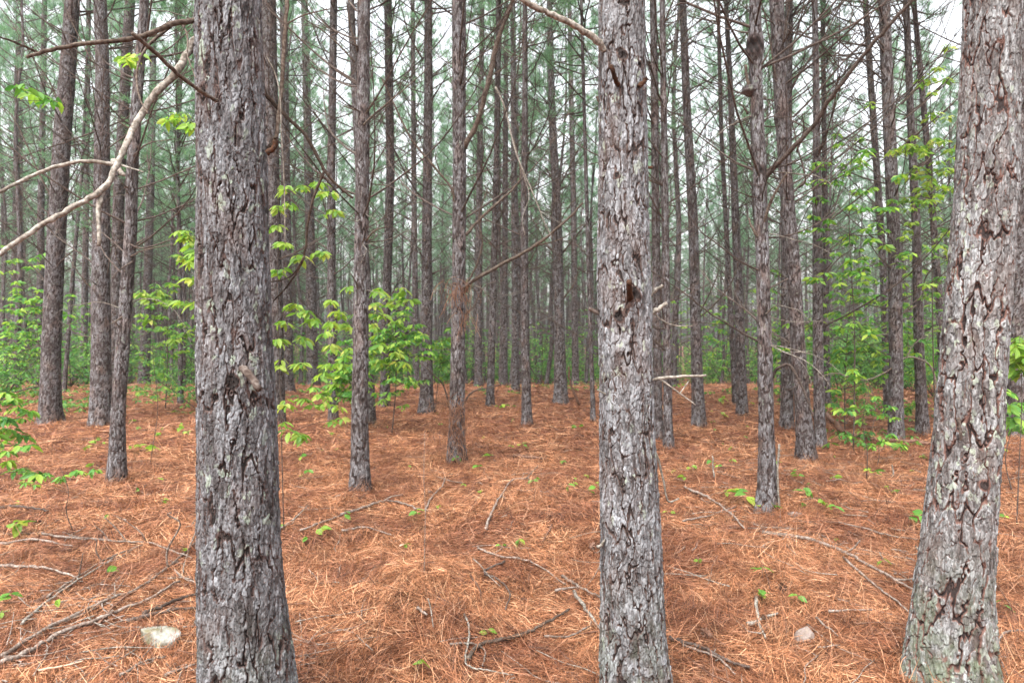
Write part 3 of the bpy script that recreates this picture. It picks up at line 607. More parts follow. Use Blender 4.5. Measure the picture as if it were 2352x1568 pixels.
b = MB(); cp, cdv = [], []; rgb = np.random.default_rng(303)
for px_, py_, w_ in ((366, 1478, .17), (1828, 1184, .12)):
    g = G(px_, py_)
    for _ in range(70):
        a = rgb.uniform(0, 6.283); o_ = w_*rgb.uniform(.75, 1.3); x = g[0]+math.cos(a)*o_; y = g[1]+math.sin(a)*o_*.7
        cp.append([x, y, float(ground(x, y))+.012]); cdv.append([rgb.normal(0, 1), rgb.normal(0, 1), .2+abs(rgb.normal(0, .25))])
for q in [A, B, C]+list(T.values()):
    lx, ly, lz = q[3]
    if ly > 13: continue
    rr = q[1](.1)[1]*1.3
    for _ in range(int(150 if ly < 5 else 90)):
        a = rgb.uniform(0, 6.283); o_ = rr+abs(rgb.normal(0, .05))+.005; x = lx+math.cos(a)*o_; y = ly+math.sin(a)*o_
        cp.append([x, y, float(ground(x, y))+max(0, .05-(o_-rr)*.8)*rgb.random()]); cdv.append([math.cos(a+1.5)*rgb.normal(0, 1)+math.cos(a)*.3, math.sin(a+1.5)*rgb.normal(0, 1)+math.sin(a)*.3, .15+abs(rgb.normal(0, .2))])
tufts(b, np.array(cp), np.array(cdv), rgb, 7, .13, .0036)
tag(b.build('heaped_needles', M['litter'], smooth=False), 'orange needles heaped against the feet of the pines', 'pine straw', kind='stuff')
# ================================================================ plantation behind: shared variants
rg = np.random.default_rng(21); VAR = []
for k in range(7):
    H = rg.uniform(14.5, 17); z = np.linspace(0, H, 12); x = np.cumsum(rg.normal(0, .07, 12)); x -= x[0]; y = np.cumsum(rg.normal(0, .07, 12)); y -= y[0]
    r0 = rg.uniform(.06, .11); r = r0*(1-z/H*.9)
    tm = trunk('trunk', z, x, y, r, H, .06, 9, 20, 900+k, M['bark'], None, pw=.06, ph=.16, fw=.03, fh=.06)
    b = MB(); h = .9
    while h < 8.5:
        for _ in range(rg.integers(2, 5)):
            a = rg.uniform(0, 6.283); up = h > 3.2
            L = rg.uniform(1.2, 2.6) if up else rg.uniform(.4, 1.5)
            add_limb(b, rg, L, .011, R(rg.uniform(10, 48)), R(rg.uniform(25, 70) if up else rg.uniform(-40, 40)), rg.integers(1, 5), M4=(rotz(a), np.array([np.interp(h, z, x), np.interp(h, z, y), h])), sides=4)
        h += rg.uniform(.25, .55)
    VAR.append((tm, b.mesh('dead_branch_sprays', M['limb']), x[5], y[5], H, z[5]))
placed = [(q[3][0], q[3][1]) for q in [A, B, C]+list(T.values())]
def free(x, y, s): return all((x-a)**2+(y-b_)**2 > s*s for a, b_ in placed)
FARP = []; FARS = []; nbg = 0; tries = 0
while nbg < 246 and tries < 20000:
    tries += 1
    y = 17+(rg.random()**.62)*40; x = (rg.random()*2-1)*(.80*y+2)
    if not free(x, y, 1.45 if y > 24 else 1.8): continue
    placed.append((x, y)); tm, lm, cx_, cy_, H, zc = VAR[rg.integers(len(VAR))]
    s = rg.uniform(.85, 1.15)
    e = empty('pine_tree', (x, y, float(ground(x, y)))); e.rotation_euler = (rg.normal(0, .018), rg.normal(0, .018), rg.uniform(0, 6.28)); e.scale = (s, s, s)
    tag(e, None, 'pine tree', 'far pines in the crowded rows'); FARP.append((x, y, e))
    link('trunk', tm, e); link('dead_branch_sprays', lm, e)
    o = link('crown', CROWNS[rg.integers(len(CROWNS))], e, (cx_, cy_, zc-1.2)); o.rotation_euler = (0, 0, rg.uniform(0, 6.28)); o.scale = (1.2, 1.2, (H-zc+1.6)/8.2)
    nbg += 1
# woods beyond them, past counting
b = MB(); rg = np.random.default_rng(31); tp_, td_ = [], []
for k in range(900):
    y = 54+rg.random()*60; x = (rg.random()*2-1)*(.82*y+4); g = float(ground(x, y)); H = rg.uniform(13, 17)
    b.tube(np.array([[x, y, g-.2], [x+rg.normal(0, .15), y, g+H*.5], [x+rg.normal(0, .3), y, g+H]]), [.105, .08, .02], 5, 1, cap=False)
    for _ in range(18):
        f = rg.random()**.9; h = g+H*(.36+.66*f); rr = 1.6*(1-f)**.6+.1; a = rg.uniform(0, 6.28)
        tp_.append([x+rr*math.cos(a)*rg.random()**.5, y+rr*math.sin(a), h]); td_.append([math.cos(a)*.5, math.sin(a)*.5, .6])
    for _ in range(9):
        h = rg.uniform(1, 7.5); a = rg.uniform(0, 6.28); q = np.array([x, y, g+h]); b.tube(np.array([q, q+[math.cos(a)*.8, math.sin(a)*.8, .5], q+[math.cos(a)*1.4, math.sin(a)*1.4, 1.4]]), [.014, .011, .006], 3, 1, cap=False)
tufts(b, np.array(tp_), np.array(td_), rg, 11, .5, .045)
tag(b.build('distant_pine_woods', [M['needles'], M['bark']], smooth=False), 'hazy mass of pines closing the view behind the rows', 'woods', kind='stuff')

# ================================================================ broadleaf understorey
def leaf(b, base, dirv, L, wd, rng, m=0, fine=True):
    d = np.array(dirv, float); d /= np.linalg.norm(d); s = np.cross(d, [0, 0, 1.]); s /= np.linalg.norm(s)+1e-9; up = np.cross(s, d)
    roll = rng.normal(0, .5); s, up = s*math.cos(roll)+up*math.sin(roll), up*math.cos(roll)-s*math.sin(roll)
    if fine:
        ts = [0, .22, .5, .78, 1]; ws = [.06, .75, 1, .62, .0]; V = []
        for t_, q in zip(ts, ws):
            c = base+d*L*t_-up*L*.22*t_*t_
            V += [c-s*wd/2*q+up*wd*.13*q, c, c+s*wd/2*q+up*wd*.13*q]
        Q = []
        for k in range(4): Q += [(3*k, 3*k+1, 3*k+4, 3*k+3), (3*k+1, 3*k+2, 3*k+5, 3*k+4)]
        b.add(V, Q, m=m)
    else:
        V = [base, base+d*L*.5-s*wd/2, base+d*L-up*L*.15, base+d*L*.5+s*wd/2]; b.add(V, [(0, 1, 2, 3)], m=m)
def cluster(b, p, size, n, rng, droop=.5, fine=True):
    a0 = rng.uniform(0, 6.28)
    for k in range(n):
        a = a0+k/n*6.283+rng.normal(0, .25); el_ = -droop*rng.uniform(.3, 1.5)
        st = p+np.array([math.cos(a), math.sin(a), 0])*size*.06+rng.normal(0, size*.05, 3)
        leaf(b, st, [math.cos(a), math.sin(a), el_], size*rng.uniform(.55, .8), size*rng.uniform(.24, .34), rng, fine=fine)
def sapling(base, d, cl, size, label, mat, seed, trunk_px=None, n=(6, 9), group=None, stemr=.0045, dspread=.5, name='sapling', fine=True):
    """cl: leaf cluster centres in the picture; each sits on a twig that runs back to the stem"""
    rng = np.random.default_rng(seed)
    g0 = G(*base) if d is None else np.array([d*(base[0]-CX)/F, d, float(ground(d*(base[0]-CX)/F, d))])
    d = g0[1]; e = empty(name, g0); tag(e, label, 'sapling', group)
    pts = [P(x, y, d+rng.normal(0, dspread*.4)) for x, y in cl]; zt = max(p[2] for p in pts)
    tx = trunk_px if trunk_px else (np.mean([c[0] for c in cl])); top = np.array([d*(tx-CX)/F, d, zt])
    sp = catmull([g0, g0*.67+top*.33+[rng.normal(0, .05), 0, 0], g0*.33+top*.67+[rng.normal(0, .05), 0, 0], top], 6)-g0
    b = MB(); b.tube(sp, np.linspace(stemr, stemr*.3, len(sp)), 6); lb = MB()
    for p in pts:
        q = p-g0; k = int(np.argmin(np.abs(sp[:, 2]-(q[2]-.25*abs(q[0]-sp[:, 0])))))
        mid = (sp[k]+q)/2+[0, 0, .06*np.linalg.norm(q-sp[k])]
        b.tube(catmull([sp[k], mid, q], 4), np.linspace(stemr*.4, .0015, 9), 4, cap=False)
        cluster(lb, q, size*rng.uniform(.8, 1.2), rng.integers(*n), rng, fine=fine)
        for _ in range(2 if fine else 1):
            t_ = rng.uniform(.55, .95); qq = q*t_+mid*(1-t_)+rng.normal(0, size*.12, 3); cluster(lb, qq, size*rng.uniform(.6, .9), rng.integers(3, 6), rng, fine=fine)
    b.build('stem', M['limb'], e); lb.build('leaves', M[mat], e, smooth=False); return e
sapling((652, 1010), 5.2, [(640, 480), (665, 470), (700, 430), (735, 418), (770, 485), (635, 520), (650, 560), (690, 590), (745, 582), (640, 625), (655, 740), (705, 712), (680, 700), (640, 780), (720, 735), (700, 780), (640, 840), (690, 835), (655, 930), (700, 915), (745, 925), (785, 962), (655, 432), (760, 440), (660, 985), (690, 1000)], .13,
        'tall sapling with lime leaves in drooping fans right of the thick left pine', 'lime', 1, trunk_px=640)
sapling((824, 1020), 7.7, [(760, 690), (800, 660), (745, 765), (760, 740), (790, 745), (745, 840), (735, 862), (760, 792), (780, 835), (800, 805), (775, 715), (735, 905), (770, 930)], .18,
        'lime leaved sapling just left of the slim straight grey pine', 'lime', 2, trunk_px=822)
sapling((834, 960), 7.9, [(860, 700), (872, 665), (905, 690), (930, 668), (942, 690), (880, 722), (912, 812), (930, 835), (872, 790), (858, 750), (915, 735), (868, 830)], .17,
        'yellow green sapling right of the slim straight grey pine', 'lime', 3, trunk_px=842)
rq = np.random.default_rng(8)
def cloud(cx_, cy_, sx, sy, n): return [(cx_+rq.normal(0, sx), cy_+rq.normal(0, sy)) for _ in range(int(n*1.7))]
sapling((900, 930), 11, cloud(905, 790, 38, 55, 60), .19, 'dense green bush behind the slim straight grey pine', 'green', 4, fine=False, name='bush', stemr=.012)
sapling((800, 920), 11.5, cloud(800, 870, 30, 28, 22), .24, 'low green bush under the lime leaves left of centre', 'green', 5, fine=False, name='bush')
sapling((462, 960), 6.5, [(430, 540), (420, 590), (446, 562), (440, 600), (410, 530), (412, 692), (445, 700), (440, 640), (448, 580)], .17, 'lime leaved sapling half hidden left of the thick left pine', 'lime', 6, trunk_px=460)
sapling((345, 950), 8.5, [(328, 672), (362, 670), (345, 682), (385, 690), (430, 765), (400, 780), (345, 735)], .18, 'small lime sapling between the left cluster and the thick left pine', 'lime', 7, trunk_px=360)
sapling((380, 910), 14, cloud(385, 770, 40, 75, 40), .2, 'green bush in the gap left of the thick left pine', 'green', 8, fine=False, name='bush', stemr=.012)
sapling((110, 905), 15, cloud(60, 720, 50, 80, 60), .2, 'tall green bush behind the dark pines at far left', 'green', 9, fine=False, name='bush', stemr=.012)
sapling((-30, 1080), 4.6, [(15, 900), (40, 935), (10, 960), (70, 945), (25, 985), (60, 1000), (5, 1015), (20, 1060), (50, 1075), (-20, 930), (-10, 1000), (85, 1085), (30, 915), (50, 960), (15, 1035), (70, 1020)], .12, 'dark green leafy seedling clump at the left edge', 'green', 10, trunk_px=-40)
sapling((170, 1110), 5.6, [(60, 1108), (100, 1090), (140, 1095), (180, 1080), (215, 1078)], .1, 'low creeping green shoot over the litter at left', 'green', 11)
sapling((-70, 1000), 3.4, [(60, 195), (95, 215), (130, 232)], .12, 'slim shoot whose three green leaves hang before the upper left trunks', 'green', 12, trunk_px=-70, n=(2, 4), stemr=.003)
sapling((452, 1000), 4.6, [(300, 128), (285, 135), (385, 275), (435, 285), (405, 262), (445, 290)], .11, 'tall thin shoot with a few yellow leaves beside the long bare limb', 'lime', 13, trunk_px=452, stemr=.003)
for k, (bx, by, d_, cl, sz, mt, lab) in enumerate([
    (1960, 960, 9.5, cloud(1965, 530, 60, 120, 40), .18, 'green', 'tall bright leaved sapling left of the brown pine in the right undergrowth'),
    (1940, 960, 11, cloud(1975, 780, 65, 90, 70), .18, 'green', 'broad green sapling below the bright one on the right'),
    (2150, 960, 9.5, cloud(2130, 420, 45, 130, 36), .18, 'lime', 'tall sapling with light leaves against the right edge pine'),
    (2130, 980, 12, cloud(2115, 760, 45, 110, 55), .17, 'green', 'green sapling between the slim brown pine and the right edge pine'),
    (1990, 990, 7.6, [(1925, 940), (1960, 935), (2000, 945), (2030, 950), (1975, 965), (1945, 1000), (2010, 910), (2060, 960), (1990, 930), (1945, 945), (2045, 935)], .12, 'green', 'low flat green seedling in front of the brown right pine'),
    (2335, 1010, 5.6, [(2335, 795), (2350, 820), (2330, 830), (2345, 775), (2350, 850)], .2, 'lime', 'lime fan of leaves at the right edge beyond the thick pine'),
    (2325, 1040, 7.0, [(2310, 930), (2340, 925), (2325, 960), (2345, 975), (2310, 900)], .22, 'green', 'low green seedling at the right edge beyond the thick pine'),
    (1790, 930, 15, cloud(1790, 800, 14, 70, 24), .2, 'green', 'green bush glimpsed between the burl pine and the left leaning one'),
    (1690, 930, 17, cloud(1660, 800, 50, 60, 36), .2, 'green', 'pale green bush behind the dark curved pine'),
    (1000, 905, 14, cloud(1015, 800, 22, 28, 20), .26, 'green', 'small green bush left of the draped centre pine'),
    (2330, 930, 13, cloud(2330, 520, 25, 140, 34), .2, 'green', 'tall green sapling behind the right edge pine'),
    (2015, 1020, 8.5, [(2050, 1000), (2030, 1015), (2070, 1020), (2000, 1025)], .14, 'green', 'tiny green seedling at the foot of the brown right pine')]):
    far = len(cl) > 16
    sapling((bx, by), d_, cl, sz, lab, mt, 40+k, fine=not far, name='sapling' if 'bush' not in lab else 'bush', stemr=.01 if far else .006, dspread=1.0 if far else .4)
# far shrubs: shared meshes
SH = []
rg = np.random.default_rng(51)
for k in range(5):
    b = MB(); st = MB()
    for s in range(7):
        a = rg.uniform(0, 6.28); L = rg.uniform(.8, 2.4); p = limb_pts(rg, L, R(rg.uniform(50, 85)), R(40), .15, 7)@rotz(a).T; st.tube(p, np.linspace(.01, .003, 7), 4, cap=False)
        for q in range(24):
            u = rg.uniform(.2, 1)*6; i = min(int(u), 5); pt = p[i]+(p[i+1]-p[i])*(u-i)+rg.normal(0, .17, 3)
            cluster(b, pt, .15, 3, rg, fine=False)
    SH.append((b.mesh('leaves', M['shrub'], False), st.mesh('stems', M['limb'])))
n = 0
while n < 190:
    y = rg.uniform(19, 56); x = (rg.random()*2-1)*(.78*y)
    if n >= 176: y = rg.uniform(13.5, 20); x = rg.choice([-1, 1])*rg.uniform(.45, .78)*y
    px = x/y
    if px < -.25 and rg.random() < .45: continue
    if abs(px) < .35 and y < 27: continue
    e = empty('shrub', (x, y, float(ground(x, y)))); s = rg.uniform(.7, 1.7)*(1.25 if abs(px) > .3 else .9)*(y/32)**.5*(.8 if y < 19 else 1.25 if y > 28 else 1); e.scale = (s*1.1, s*1.1, s); e.rotation_euler = (0, 0, rg.uniform(0, 6.28))
    a, c_ = SH[rg.integers(5)]; link('leaves', a, e); link('stems', c_, e)
    tag(e, None, 'shrub', 'far shrubs under the pines'); FARS.append((x, y, e)); n += 1

NAMES = {'A': 'thick left foreground pine', 'B': 'knotted foreground pine', 'C': 'thick right edge pine', 'a': 'dark right leaning pine', 'b': 'sturdy dark left pine', 'd': 'thin crooked left pine', 'e': 'thick footed pine at left',
 'f': 'very thin young pine', 'i': 'brown pine behind the lime sapling', 'j': 'slim greyish pine', 'k': 'slim straight grey pine', 'n': 'swollen footed pine', 'o': 'draped centre pine', 'q': 'slender grey pine', 's': 'limb ringed dark pine',
 't': 'pole thin pale pine', 'w': 'dark curved pine', 'x': 'slim pine left of the burl', 'z': 'burl pine', 'ab': 'left leaning pine', 'ac': 'straight slim right pine', 'ae': 'brown pine in the right leaves', 'ag': 'slim brown right pine', 'ai': 'dark pine at the right edge', 'aj': 'dark pine at the left edge'}
PX = {k: 1568*(v[3][0])/v[3][1]+CX for k, v in dict(T, A=A, B=B, C=C).items() if k in NAMES}
ORD = 'nearest second third fourth fifth sixth seventh eighth ninth tenth eleventh twelfth thirteenth fourteenth fifteenth sixteenth seventeenth eighteenth nineteenth twentieth'.split()
def far_labels(lst, what):
    cells = {}
    for x, y, e in lst:
        px = F*x/y+CX; k = min(PX, key=lambda q: abs(PX[q]-px)); cells.setdefault((k, 'left' if px < PX[k] else 'right'), []).append((y, e))
    for (k, sd_), v in cells.items():
        v.sort(key=lambda q: q[0])
        for i, (_, e) in enumerate(v): e['label'] = '%s %s seen just %s of the %s' % (ORD[min(i, 19)], what, sd_, NAMES[k])
far_labels(FARP, 'far pine'); far_labels(FARS, 'far green shrub')
# ================================================================ seedlings on the litter
SEED = [(38, 1228, .13, 'lime', 7, 'bright green seedling with a rosette of leaves near the left edge'),
 (735, 1232, .09, 'lime', 4, 'lime seedling between the thick left pine and the slim grey pine foot'),
 (958, 1555, .08, 'lime', 2, 'single bright lime leaf at the bottom of the view'),
 (1708, 1158, .16, 'green', 5, 'round leaved green seedling left of the burl pine foot'),
 (1745, 1168, .10, 'green', 4, 'small seedling touching the burl pine foot on its left'),
 (1768, 1172, .10, 'green', 4, 'small seedling growing in front of the burl pine foot'),
 (1850, 1138, .10, 'green', 3, 'seedling right of the burl pine foot, left one of a close pair'),
 (1862, 1145, .08, 'green', 3, 'seedling right of the burl pine foot, right one of a close pair'),
 (1890, 1170, .10, 'lime', 3, 'lime shoot next to the green shoot right of the burl pine'),
 (1914, 1180, .09, 'green', 3, 'green shoot next to the lime shoot right of the burl pine'),
 (1832, 1100, .10, 'green', 3, 'seedling at the foot of the left leaning pine'),
 (2004, 1100, .13, 'green', 5, 'green seedling halfway between leaning pine and right edge pine'),
 (2040, 1125, .07, 'lime', 2, 'tiny lime sprig right of the halfway seedling'),
 (2085, 1203, .10, 'green', 3, 'seedling just left of the thick right pine at mid trunk'),
 (2120, 1196, .10, 'green', 3, 'pale seedling touching the left side of the right edge pine'),
 (1605, 1300, .06, 'lime', 2, 'two leaved lime sprout on bare litter right of the knotted pine'),
 (2025, 1298, .07, 'lime', 2, 'two leaved yellow sprout left of the right edge pine'),
 (1750, 1382, .08, 'green', 4, 'green sprout at the top of the crossed grey sticks'),
 (1588, 1080, .09, 'lime', 3, 'small lime seedling behind the hanging stick of the knotted pine'),
 (2296, 1402, .07, 'green', 2, 'tiny green sprout right of the right edge pine'),
 (1051, 1062, .09, 'green', 3, 'green seedling in front of the draped centre pine foot'),
 (1124, 1058, .10, 'green', 4, 'green seedling right of the draped centre pine foot'),
 (1200, 1030, .10, 'green', 4, 'green seedling below the slender grey pine'),
 (1226, 1112, .08, 'green', 3, 'green sprig on the forked twig in the middle of the floor'),
 (1001, 1168, .06, 'lime', 2, 'tiny lime leaf beside the dead upright stem'),
 (1295, 1062, .08, 'green', 3, 'sprig on the litter left of the knotted foreground pine'),
 (1318, 1115, .08, 'lime', 2, 'faint yellow sprig left of the knotted foreground pine'),
 (1535, 1182, .06, 'lime', 2, 'leaf touching the end of the hanging stick'),
 (1124, 1464, .06, 'lime', 2, 'tiny yellow green leaf above the curled pale twig'),
 (1322, 990, .12, 'green', 4, 'far seedling left of the pole thin pine'),
 (1158, 936, .15, 'green', 4, 'far seedling right of the slim centre pine foot'),
 (320, 1035, .13, 'lime', 4, 'lime seedling right of the thin crooked pine, left of two'),
 (358, 1045, .13, 'lime', 4, 'lime seedling right of the thin crooked pine, right of two'),
 (415, 988, .13, 'lime', 4, 'pale lime seedling close to the thick left pine'),
 (366, 1003, .10, 'green', 4, 'green seedling behind the pair near the crooked pine'),
 (46, 1160, .06, 'lime', 2, 'tiny pale leaf above the rosette at the left edge'),
 (60, 1116, .09, 'lime', 4, 'pale green drooping seedling at left below the creeping shoot'),
 (1660, 925, .18, 'lime', 5, 'far lime seedling right of the dark curved pine'),
 (1663, 958, .14, 'lime', 5, 'lime seedling between dark curved pine and slim pine'),
 (5, 1420, .07, 'lime', 2, 'pale leaf at the bottom left edge'),
 (1150, 1262, .05, 'green', 2, 'very small leaf in the open litter below the forked twig')]
for k, (px, py, sz, mt, n, lab) in enumerate(SEED):
    sz *= 1.45
    rng = np.random.default_rng(600+k); g = G(px, py+6); e = empty('seedling', g); tag(e, lab, 'seedling', 'seedlings on the needle litter')
    b = MB(); lb = MB(); hh = sz*.7; b.tube([[0, 0, -.01], [rng.normal(0, .01), 0, hh*.6], [0, 0, hh]], .0014, 4)
    for q in range(n):
        a = rng.uniform(0, 6.28); h_ = hh*rng.uniform(.6, 1.1); leaf(lb, np.array([rng.normal(0, sz*.12), rng.normal(0, sz*.12), h_]), [math.cos(a), math.sin(a), rng.uniform(-.4, .3)], sz*rng.uniform(.45, .7), sz*rng.uniform(.3, .42), rng)
    b.build('stem', M['limb'], e); lb.build('leaves', M[mt], e, smooth=False)
TINY = []; rg = np.random.default_rng(404)
for k in range(120):
    y = rg.uniform(3.6, 15); x = (rg.random()*2-1)*.74*y; g = np.array([x, y, float(ground(x, y))]); e = empty('seedling', g); tag(e, None, 'seedling', 'seedlings on the needle litter'); TINY.append((x, y, e)); sz = rg.uniform(.06, .14)
    b = MB(); lb = MB(); b.tube([[0, 0, -.01], [0, 0, sz*.7]], .0012, 4)
    for q in range(rg.integers(2, 5)):
        a = rg.uniform(0, 6.28); leaf(lb, np.array([0, 0, sz*rg.uniform(.5, .8)]), [math.cos(a), math.sin(a), rg.uniform(-.4, .3)], sz*.6, sz*.36, rg)
    b.build('stem', M['limb'], e); lb.build('leaves', M[('green', 'lime')[rg.integers(2)]], e, smooth=False)
far_labels(TINY, 'tiny seedling')
# low ground cover far left and right
lb = MB(); rg = np.random.default_rng(61)
for (cx_, cy_, sx, sy, n) in [(350, 905, 90, 9, 120), (180, 935, 55, 10, 80), (60, 905, 50, 10, 70), (1340, 893, 60, 5, 40), (1850, 905, 80, 8, 50), (1980, 945, 80, 18, 70), (780, 905, 90, 8, 50), (1990, 1020, 60, 14, 30), (1120, 900, 60, 8, 25)]:
    for _ in range(n):
        g = G(cx_+rg.normal(0, sx), max(885, cy_+rg.normal(0, sy))); cluster(lb, g+[0, 0, rg.uniform(.05, .2)], .17, 4, rg, fine=False)
tag(lb.build('ground_cover', M['shrub'], smooth=False), 'low green leafy ground cover growing along the back of the litter', 'ground cover', kind='stuff')

# ================================================================ sticks, stones, cones on the floor
def stick(pts, wpx, label, mat='stick', twigs=(), lift=.03, up=False, cat='fallen branch', name='fallen_branch'):
    rng = np.random.default_rng(int(pts[0][0]*3+pts[0][1]))
    def world(pp, w_, d0=None):
        if d0 is not None: return np.array([P(x, y, d0) for x, y in pp])
        q = np.array([G(x, y+w_/2) for x, y in pp]); q[:, 2] += lift+w_*q[:, 1]/F*.5; return q
    first = world(pts[:1], wpx)[0]; W = world(pts, wpx, first[1] if up else None); o0 = W[0].copy()
    c = catmull(W, 6); 
    r = wpx/2*W[:, 1].mean()/F; rr = np.linspace(r*1.1, r*.6, len(c))*(1+rng.normal(0, .1, len(c)))
    b = MB(); b.tube(c+rng.normal(0, r*.3, c.shape)-o0, rr, 7)
    for tw in twigs:
        q = world(tw, wpx*.6)[0]; dd = q[1]; tt = np.array([P(x, y, dd) for x, y in tw]); tt[:, 1] -= np.linspace(0, .08, len(tt))
        tt[0] = c[np.argmin(np.linalg.norm(c-tt[0], axis=1))]
        c2 = catmull(tt, 5); b.tube(c2-o0, np.linspace(r*.75, r*.4, len(c2)), 5)
    o = b.build(name, M[mat], loc=o0); tag(o, label, cat, 'dead branches lying on the litter'); return o
stick([(0, 1309), (69, 1311), (118, 1317), (179, 1339)], 7, 'pale straight branch entering from the left edge above the long bundle')
stick([(49, 1445), (124, 1381), (192, 1335), (269, 1287)], 6, 'bleached stick slanting up from the bottom left, brightest of the bundle', 'limb_grey')
stick([(110, 1381), (170, 1340), (234, 1299), (275, 1280), (327, 1259)], 5, 'brown stick lying alongside the bleached stick at left', twigs=[[(225, 1300), (226, 1262), (231, 1235), (204, 1225)], [(181, 1335), (195, 1290), (208, 1262)]])
stick([(0, 1524), (96, 1461), (220, 1401), (316, 1362), (385, 1313), (456, 1251)], 8, 'long tan branch running from the bottom left corner to the thick pine', twigs=[[(378, 1312), (388, 1260), (421, 1200), (396, 1178), (407, 1170)]])
stick([(0, 1537), (77, 1502), (137, 1466), (220, 1438), (275, 1411), (330, 1392), (412, 1345)], 10, 'thick grey brown branch below the long tan branch at bottom left')
stick([(225, 1447), (275, 1392), (316, 1365)], 5, 'short dark stick leaning over the thick grey brown branch', 'stick_dark')
stick([(150, 1440), (230, 1400), (285, 1345)], 4, 'thin tan twig beside the long tan branch')
stick([(327, 1423), (366, 1406), (412, 1387), (454, 1373)], 9, 'dark knobbly branch just above the white rock', 'limb')
stick([(289, 1438), (344, 1425), (399, 1414), (456, 1408)], 9, 'straight branch directly behind the white rock', 'limb')
stick([(96, 1234), (154, 1243), (220, 1248), (302, 1254), (344, 1256), (412, 1280), (440, 1291)], 5, 'branch with several twigs sticking up, left of the thick pine', twigs=[[(203, 1247), (180, 1228), (159, 1214)], [(297, 1251), (275, 1211), (252, 1179)], [(342, 1255), (330, 1219), (296, 1185)], [(260, 1250), (245, 1220), (232, 1200)]])
stick([(0, 1258), (77, 1248), (165, 1263)], 6, 'grey stick under the rosette seedling at the left edge')
stick([(275, 1566), (330, 1533), (382, 1522)], 7, 'stick below the white rock, upper of two')
stick([(379, 1566), (451, 1538)], 8, 'stick below the white rock, touching the thick pine')
stick([(77, 1566), (107, 1516), (107, 1491)], 4, 'thin pale twig at the bottom left corner')
stick([(64, 1390), (92, 1380), (120, 1366)], 15, 'dark chunk of rotten wood under the bleached stick', 'stick_dark', lift=0)
stick([(401, 1318), (418, 1335), (454, 1351)], 5, 'curved pale twig ending at the thick left pine')
stick([(456, 1216), (438, 1260), (425, 1300), (418, 1330)], 4, 'thin pale twig leaning by the left side of the thick left pine', 'limb_grey')
stick([(88, 1555), (140, 1546), (192, 1533)], 5, 'yellowed flat stalk at the bottom left', 'dead_leaf')
stick([(0, 1172), (40, 1170), (90, 1176), (110, 1182)], 6, 'dark stick at the left edge above the rosette seedling', 'limb')
stick([(645, 1222), (675, 1200), (707, 1168)], 4, 'pale stick at the right side of the thick left pine', 'limb_grey')
stick([(784, 1190), (837, 1172), (881, 1158), (924, 1162), (971, 1180)], 6, 'arched branch in front of the slim grey pine foot', twigs=[[(879, 1157), (901, 1138), (928, 1131)]])
stick([(690, 1225), (740, 1208), (784, 1192)], 5, 'thin stick continuing left of the arched branch')
stick([(784, 1228), (841, 1220), (901, 1237)], 5, 'faint stick below the arched branch')
stick([(974, 1322), (977, 1178), (974, 1111), (974, 1044), (976, 990)], 1.6, 'dead upright stem standing alone in the open litter', 'stick', up=True, cat='dead twig', name='upright_twig')
stick([(977, 1180), (990, 1150), (1014, 1125), (1023, 1100)], 4, 'thin branch beside the dead upright stem')
stick([(1114, 1225), (1132, 1180), (1151, 1145), (1178, 1108), (1215, 1106)], 5, 'forked pale twig in the middle of the floor', twigs=[[(1151, 1145), (1185, 1160), (1196, 1200)], [(1206, 1106), (1235, 1066)]])
stick([(1178, 1050), (1245, 1060)], 9, 'short dark log right of the draped centre pine foot', 'stick_dark')
stick([(1098, 1268), (1144, 1285), (1208, 1298), (1241, 1312), (1298, 1355)], 5, 'long brown twig running down towards the knotted pine', 'stick')
stick([(1161, 1300), (1111, 1322), (1144, 1342), (1171, 1372), (1161, 1410)], 5, 'hooked greenish twig in the centre of the floor', 'limb')
stick([(1291, 1332), (1331, 1358), (1375, 1382)], 7, 'pale stick pointing at the knotted pine from the left, upper of three')
stick([(1276, 1367), (1331, 1358)], 6, 'short stick crossing the upper pale stick by the knotted pine')
stick([(1318, 1372), (1351, 1418), (1378, 1455)], 8, 'lichen grey stick ending against the knotted pine', 'limb_grey')
stick([(1074, 1529), (1104, 1495), (1201, 1469), (1261, 1439), (1308, 1412)], 9, 'thick reddish branch near the bottom centre', 'limb_red')
stick([(1066, 1422), (1078, 1462), (1069, 1525), (1078, 1545), (1118, 1555), (1178, 1565)], 5, 'curled pale twig at the bottom centre', 'limb_grey')
stick([(1034, 1492), (1084, 1492), (1114, 1509), (1108, 1545)], 5, 'hooked stick crossing the curled pale twig')
stick([(1251, 1475), (1305, 1475), (1351, 1452), (1358, 1439)], 5, 'bent twig below the lichen grey stick')
stick([(959, 1410), (981, 1425)], 7, 'short grey stub poking out of a litter mound')
stick([(1081, 1332), (1101, 1365), (1104, 1385)], 5, 'short dark splinter left of the hooked greenish twig', 'stick_dark')
stick([(1268, 1215), (1246, 1252)], 5, 'small splinter left of the knotted pine', 'stick_dark')
stick([(1571, 1125), (1618, 1145), (1661, 1172), (1712, 1222)], 6, 'long pale stick left of the burl pine foot')
stick([(1568, 1205), (1628, 1192), (1691, 1170)], 4, 'thin twig crossing the long pale stick by the burl pine')
stick([(1752, 1232), (1852, 1245), (1928, 1272), (1995, 1308), (2055, 1342), (2109, 1372)], 8, 'long branch running into the thick right pine', 'stick', twigs=[[(1942, 1278), (1952, 1255), (1962, 1232)], [(2055, 1340), (2075, 1325), (2100, 1312)]])
stick([(1938, 1292), (1995, 1342), (2049, 1385), (2089, 1419)], 6, 'second branch below the long one left of the right edge pine')
stick([(1925, 1208), (1985, 1222), (2042, 1238), (2115, 1248)], 4, 'thin faint stick above the long branch at right')
stick([(2102, 1263), (2129, 1292)], 6, 'short white stick touching the right edge pine', 'limb_grey')
